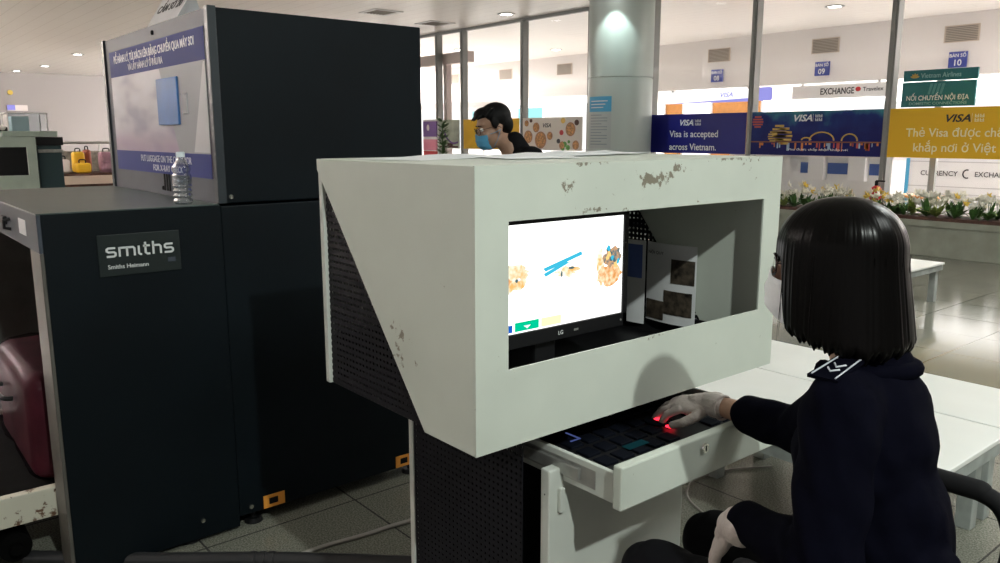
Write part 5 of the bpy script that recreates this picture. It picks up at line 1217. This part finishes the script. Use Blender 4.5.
for h_, k_, a_ in ((hipL, knL, anL), (hipR, knR, anR)):
    add_cap(b, h_, k_, 0.078, 0.054); add_cap(b, k_, a_, 0.052, 0.034); add_cap(b, a_, a_ + Vector((-0.12, 0, -0.055)), 0.034, 0.026)
dL, dR = Vector((-0.055, 0.010, -0.105)), Vector((-0.13, -0.075, -0.025))
handL = dict(W=wrL + Vector((-0.02, 0.002, -0.014)), D=dL, Bk=(-0.80, -0.50, 0.30), Th=(-0.5, 0.8, 0), curl=(0.12, 0.15, 0.20, 0.26), s=0.88)
handR = dict(W=wrR + Vector((-0.014, -0.006, 0.0)), D=dR, Bk=(0.0, -0.25, 1), Th=(0.7, -0.7, 0), curl=(0.42, 0.36, 0.34, 0.36), s=1.0)
for hd in (handL, handR): hand_prims(b, **hd)
obj('body', fuse(b, 0.0045, 3), 'skin', wm, smooth=0)
# gloves, a little larger than the hands
for hd, wr, el in ((handL, wrL, elL), (handR, wrR, elR)):
    b = BM(); h2 = dict(hd); hand_prims(b, **h2)
    back = (el - wr).normalized(); add_cap(b, hd['W'], Vector(hd['W']) + back * 0.030, 0.027, 0.029, 18)
    g = fuse(b, 0.0026, 2)
    for v in g.verts: v.co += v.normal * 0.0022
    gl = obj('glove', g, 'glove', wm, smooth=0); gl['label'] = 'pale thin glove'
    if hd is handL: continue
    b = BM(); u, v_ = frame_of(back); cc = Vector(hd['W']) + back * 0.052
    add_tube(b, [cc + (u * math.cos(2 * PI * k / 18) + v_ * math.sin(2 * PI * k / 18)) * 0.0295 for k in range(18)], 0.0032, 8, closed=True); obj('cuff_roll', b, 'glove', gl, smooth=60)
face_parts(wm, Hc, HM, 'mask_white')
# hair: a bob with a fringe
def bob_hair(c, M):
    b = BM(); NT, NS = 360, 46; rd = random.Random(2); G_ = {}
    ph = [rd.uniform(0, 6.28) for _ in range(8)]
    for i in range(NT):
        th = -PI + 2 * PI * i / NT; a = abs(th); ca, sa = math.cos(th), math.sin(th)
        ax_ = 0.108 if ca > 0 else 0.107; ay_ = 0.097
        R_ = 1.0 / ((abs(ca) / ax_) ** 2.2 + (abs(sa) / ay_) ** 2.2) ** (1 / 2.2)
        t = max(0.0, min(1.0, (a - math.radians(34)) / math.radians(7))); t = t * t * (3 - 2 * t)
        low = -0.112 - 0.030 * math.sin(min(1, max(0, (a - 0.6) / 1.6)) * PI / 2) + 0.012 * max(0, (a - 2.2)) + 0.004 * math.sin(th * 23 + ph[0]) + 0.003 * math.sin(th * 61 + ph[1])
        hem = (0.012 + 0.004 * math.sin(th * 40)) * (1 - t) + low * t
        strand = 0.00022 * math.sin(th * 70 + ph[2]) + 0.00018 * math.sin(th * 113 + ph[3]) + 0.0004 * math.sin(th * 23 + ph[4])
        for j in range(NS + 1):
            s = j / NS; z0 = 0.035
            if s < 0.42:
                f = s / 0.42 * PI / 2; r_ = R_ * math.sin(f) ** 0.92; z = z0 + 0.088 * math.cos(f)
            else:
                q = (s - 0.42) / 0.58; z = z0 + (hem - z0) * q
                dn = max(0, (z0 - z)) / 0.17; r_ = R_ * (1 + 0.02 * math.sin(dn * PI) + (0.24 if ca < 0 else 0.0) * dn ** 1.3 * min(1, -2 * ca if ca < 0 else 0) - 0.10 * max(0, ca) * dn ** 1.3)
                if q > 0.88: r_ *= 1 - 0.10 * ((q - 0.88) / 0.12) ** 2 * t
            r_ += strand * min(1, s * 2.5) * (0.6 + 0.8 * s)
            # parting line
            z += -0.003 * math.exp(-((th + 1.2) / 0.05) ** 2) * (s < 0.4)
            G_[i, j] = b.verts.new(c + M @ Vector((r_ * ca - 0.004, r_ * sa, z)))
    top = b.verts.new(c + M @ Vector((-0.004, 0, 0.123)))
    for i in range(NT):
        k = (i + 1) % NT
        b.faces.new((top, G_[i, 1], G_[k, 1]))
        for j in range(1, NS): b.faces.new((G_[i, j], G_[i, j + 1], G_[k, j + 1], G_[k, j]))
    for i in range(NT): b.verts.remove(G_[i, 0])
    bmesh.ops.recalc_face_normals(b, faces=list(b.faces)); bmesh.ops.solidify(b, geom=list(b.faces), thickness=0.012)
    return b
hr = obj('hair', bob_hair(Hc, HM), 'hair', wm, smooth=0)
b = BM(); rd = random.Random(8)
for k in range(26):      # loose strands hanging over the cheeks and hem
    th = rd.choice((-1, 1)) * math.radians(rd.uniform(33, 175)); ca, sa = math.cos(th), math.sin(th); R_ = 1 / ((abs(ca) / 0.114) ** 2.2 + (abs(sa) / 0.098) ** 2.2) ** (1 / 2.2)
    pts = [Hc + HM @ Vector(((R_ + 0.001 + 0.006 * q * q * rd.uniform(-0.4, 1)) * ca, (R_ + 0.001) * sa, 0.03 - (0.150 + 0.015 * rd.random()) * q)) for q in (0, 0.25, 0.5, 0.75, 1)]
    add_tube(b, pts, [0.0005, 0.0007, 0.0007, 0.0006, 0.0003], 4)
obj('strand', b, 'hair', hr)
# jacket
b = BM()
add_ell(b, (-0.550, 1.335, 0.60), (0.115, 0.152, 0.16)); add_ell(b, (-0.570, 1.335, 0.74), (0.112, 0.138, 0.20)); add_ell(b, (-0.612, 1.335, 0.89), (0.113, 0.140, 0.18)); add_ell(b, (-0.610, 1.350, 0.985), (0.090, 0.120, 0.085))
add_cap(b, shL + Vector((0, 0.012, 0)), shR - Vector((0, 0.012, 0)), 0.062, 0.062, 20); add_cap(b, neck + Vector((0.012, 0, -0.005)), (-0.62, 1.345, 0.96), 0.070, 0.105, 20)
add_cap(b, shL, elL, 0.063, 0.056, 18); add_cap(b, elL, wrL + Vector((0.012, 0.006, 0.004)), 0.055, 0.040, 18)
add_cap(b, shR, elR, 0.063, 0.056, 18); add_cap(b, elR, elR.lerp(wrR, 0.56), 0.054, 0.046, 18)
for z_, k_ in ((0.66, 1.0), (0.80, -1.0)): add_ell(b, (-0.60, 1.24, z_), (0.07, 0.04, 0.02)); add_ell(b, (-0.47, 1.30, z_ - 0.03), (0.04, 0.05, 0.02))
jm = fuse(b, 0.006, 3)
for v in jm.verts:
    q = v.co; v.co += v.normal * (0.0035 * math.sin(q.z * 70 + 9 * math.sin(q.x * 11) + q.y * 20) * math.sin(q.x * 23 + q.y * 17))
jk = obj('jacket', jm, 'jacket', wm, smooth=0)
b = BM(); add_tube(b, smooth_path([neck + Vector((-0.055, -0.055, 0.0)), neck + Vector((0.0, -0.078, 0.004)), neck + Vector((0.06, -0.03, 0.012)), neck + Vector((0.065, 0.03, 0.012)), neck + Vector((0.0, 0.078, 0.004)), neck + Vector((-0.055, 0.055, 0.0))]), 0.016, 10); obj('collar', b, 'jacket', jk, smooth=60)
# shoulder boards with silver bars
for sgn, sh in ((-1, shL), (1, shR)):
    p0 = sh + Vector((-0.02, -sgn * 0.085, 0.072)); p1 = sh + Vector((-0.02, sgn * 0.030, 0.052)); d = (p1 - p0).normalized(); s = Vector((1, 0, 0)); nn = d.cross(s); nn = nn if nn.z > 0 else -nn
    b = BM(); A = [p0 - s * 0.022, p1 - s * 0.026, p1 + s * 0.026, p0 + s * 0.022]; V0 = [b.verts.new(q) for q in A]; V1 = [b.verts.new(q + nn * 0.006) for q in A]
    b.faces.new(V0); b.faces.new(V1[::-1])
    for i in range(4): b.faces.new((V0[i], V1[i], V1[(i + 1) % 4], V0[(i + 1) % 4]))
    bmesh.ops.recalc_face_normals(b, faces=list(b.faces)); ep = obj('shoulder_board', b, 'jacket', jk)
    b = BM()
    for off in (-0.020, 0.020): add_tube(b, [p0 + d * 0.01 + s * off * 0.85 + nn * 0.007, p1 - d * 0.004 + s * off + nn * 0.007], 0.0014, 6)
    add_tube(b, [p0.lerp(p1, 0.5) + s * 0.010 + nn * 0.007, p0.lerp(p1, 0.62) + nn * 0.007, p0.lerp(p1, 0.5) - s * 0.010 + nn * 0.007], 0.0018, 6); add_tube(b, [p0.lerp(p1, 0.68) + s * 0.010 + nn * 0.007, p0.lerp(p1, 0.78) + nn * 0.007, p0.lerp(p1, 0.68) - s * 0.010 + nn * 0.007], 0.0018, 6)
    obj('silver_bar', b, 'pin_silver', ep)
# trousers and shoes
b = BM(); add_ell(b, (-0.52, 1.36, 0.545), (0.125, 0.168, 0.105))
for h_, k_, a_ in ((hipL, knL, anL), (hipR, knR, anR)): add_cap(b, h_, k_, 0.090, 0.068, 18); add_cap(b, k_, a_ + Vector((0, 0, 0.02)), 0.066, 0.052, 18)
tr = fuse(b, 0.007, 4)
for v in tr.verts: q = v.co; v.co += v.normal * (0.003 * math.sin(q.x * 60 + 6 * math.sin(q.z * 20)))
obj('trousers', tr, 'trousers', wm, smooth=0)
for a_ in (anL, anR):
    b = BM(); add_cap(b, a_ + Vector((0.03, 0, -0.045)), a_ + Vector((-0.13, 0, -0.055)), 0.042, 0.034); add_cap(b, a_, a_ + Vector((0, 0, -0.03)), 0.044, 0.044)
    bmesh.ops.bisect_plane(b, geom=list(b.verts) + list(b.edges) + list(b.faces), plane_co=(0, 0, 0.002), plane_no=(0, 0, -1), clear_outer=True)
    obj('shoe', b, 'shoe', wm, smooth=50)

# ---------------- office chair
ch = thing('office_chair', 'black office chair with curved armrests under the seated woman', 'chair', (-0.50, 1.36, 0.0))
b = BM(); add_box(b, -0.80, -0.30, 1.11, 1.61, 0.375, 0.455, 0.03, 4); obj('seat', b, 'matte_black', ch, smooth=50)
b = BM(); add_box(b, -0.345, -0.29, 1.16, 1.56, 0.50, 0.72, 0.025, 4); obj('backrest', b, 'matte_black', ch, smooth=50)
b = BM(); add_tube(b, smooth_path([(-0.45, 1.36, 0.37), (-0.27, 1.36, 0.38), (-0.265, 1.36, 0.60)]), 0.018, 10); obj('back_bracket', b, 'matte_black', ch)
for sgn in (-1, 1):
    y = 1.36 + sgn * 0.305
    b = BM(); pth = smooth_path([(-0.66, y, 0.757), (-0.61, y, 0.762), (-0.56, y, 0.762), (-0.495, y, 0.745), (-0.468, y, 0.68), (-0.475, y, 0.56), (-0.48, y, 0.44), (-0.46, y - sgn * 0.06, 0.40)], 6)
    add_tube(b, pth, 0.018, 12); add_cap(b, (-0.66, y, 0.760), (-0.53, y, 0.762), 0.021, 0.021); obj('armrest', b, 'matte_black', ch, smooth=60)
b = BM(); add_cone(b, (-0.55, 1.36, 0.10), (-0.55, 1.36, 0.375), 0.028, 0.022, 18); obj('gas_column', b, 'black', ch)
for k in range(5):
    a = 2 * PI * k / 5 + 0.3; e = Vector((-0.55 + 0.29 * math.cos(a), 1.36 + 0.29 * math.sin(a), 0.07))
    b = BM(); add_cap(b, (-0.55, 1.36, 0.105), e, 0.025, 0.018); lgx = obj('base_arm', b, 'black', ch, smooth=60)
    b = BM(); add_cone(b, e + Vector((-0.012 * math.sin(a), 0.012 * math.cos(a), -0.04)), e + Vector((0.012 * math.sin(a), -0.012 * math.cos(a), -0.04)), 0.03, 0.03, 16); obj('caster', b, 'black', lgx)

# ---------------- masked man behind the booth
mc = Vector((-3.480, 2.840, 1.497)); MM = basis((-0.42, -0.88), 0.30)
mn = thing('person', 'dark-haired man in black with glasses and a blue mask standing behind the booth', 'person', (-3.3, 3.1, 0.0))
nk = Vector((-3.415, 2.905, 1.385)); pel = Vector((-3.27, 3.17, 0.93)); bd = Vector((-0.43, -0.90, 0)); sd = Vector((0.90, -0.43, 0))
cb = Matrix((bd, -sd, Vector((0, 0, 1)))).transposed()
che = Vector((-3.365, 3.00, 1.185)); s1, s2 = che + sd * 0.17 + Vector((-0.02, -0.03, 0.13)), che - sd * 0.17 + Vector((-0.02, -0.03, 0.13))
def man_body(b, g):
    add_ell(b, pel, (0.12 + g, 0.165 + g, 0.14 + g), cb); add_ell(b, pel.lerp(che, 0.5), (0.11 + g, 0.15 + g, 0.19 + g), cb); add_ell(b, che, (0.12 + g, 0.17 + g, 0.18 + g), cb); add_cap(b, s1, s2, 0.065 + g, 0.065 + g)
def man_arms(b, g, full=True):
    for s_, o_ in ((s1, sd), (s2, -sd)):
        e_ = s_ + o_ * 0.06 + Vector((0, 0, -0.28)); w_ = e_ + bd * 0.22 + Vector((0, 0, -0.06)) - o_ * 0.04
        add_cap(b, s_, e_, 0.05 + g, 0.042 + g); add_cap(b, e_, w_ if full else e_.lerp(w_, 0.93), 0.040 + g, 0.028 + g)
        if full: hand_prims(b, w_, bd + Vector((0, 0, -0.2)), (0, 0, 1), -o_, (0.2, 0.25, 0.3, 0.3))
def man_legs(b, g):
    for o_ in (sd, -sd):
        h_ = pel + o_ * 0.09; k_ = h_ + Vector((0, 0, -0.43)) + bd * 0.02; a_ = k_ + Vector((0, 0, -0.43)) - bd * 0.02
        add_cap(b, h_, k_, 0.085 + g, 0.058 + g); add_cap(b, k_, a_, 0.056 + g, 0.038 + g)
        if g == 0: add_cap(b, a_ + Vector((0, 0, -0.04)), a_ + bd * 0.14 + Vector((0, 0, -0.055)), 0.036, 0.03)
b = BM(); head_prims(b, mc, MM, nk); add_cap(b, nk, che, 0.06, 0.10); man_body(b, 0); man_arms(b, 0); man_legs(b, 0); obj('body', fuse(b, 0.006, 3), 'skin', mn, smooth=0)
face_parts(mn, mc, MM, 'mask_blue')
b = BM(); man_body(b, 0.015); man_arms(b, 0.014, False); add_cap(b, nk + Vector((0.008, 0.02, 0.025)), che, 0.063, 0.13); obj('jacket', fuse(b, 0.009, 3), 'jacket_man', mn, smooth=0)
b = BM(); man_legs(b, 0.012); add_ell(b, pel, (0.13, 0.175, 0.12), cb); obj('trousers', fuse(b, 0.009, 3), 'trousers', mn, smooth=0)
for o_ in (sd, -sd):
    a_ = pel + o_ * 0.09 + Vector((0, 0, -0.86)); b = BM(); add_cap(b, a_ + Vector((0, 0, -0.05)) - bd * 0.03, a_ + bd * 0.15 + Vector((0, 0, -0.055)), 0.040, 0.034); obj('shoe', b, 'shoe', mn, smooth=50)
b = BM(); Pm = lambda x, y, z: mc + MM @ Vector((x, y, z))
add_ell(b, Pm(-0.020, 0, 0.046), (0.093, 0.079, 0.082), MM, 28); add_ell(b, Pm(0.040, 0, 0.086), (0.052, 0.062, 0.034), MM); add_ell(b, Pm(-0.060, 0, 0.002), (0.050, 0.068, 0.066), MM)
rd = random.Random(6)
for k in range(60):
    a = rd.uniform(-1.3, 1.3); f = rd.uniform(-0.2, 1.0); p = Vector((0.085 * math.cos(a) * (0.4 + 0.6 * f) - 0.02 + 0.03 * f, 0.075 * math.sin(a), 0.105 - 0.03 * abs(f)))
    add_cap(b, Pm(*p), Pm(p.x + 0.022, p.y * 1.06, p.z - 0.012), 0.010, 0.004, 6)
for s in (-1, 1): add_ell(b, Pm(0.005, s * 0.074, 0.025), (0.022, 0.008, 0.035), MM)
hm = fuse(b, 0.004, 1); obj('hair', hm, 'hair_man', mn, smooth=0)
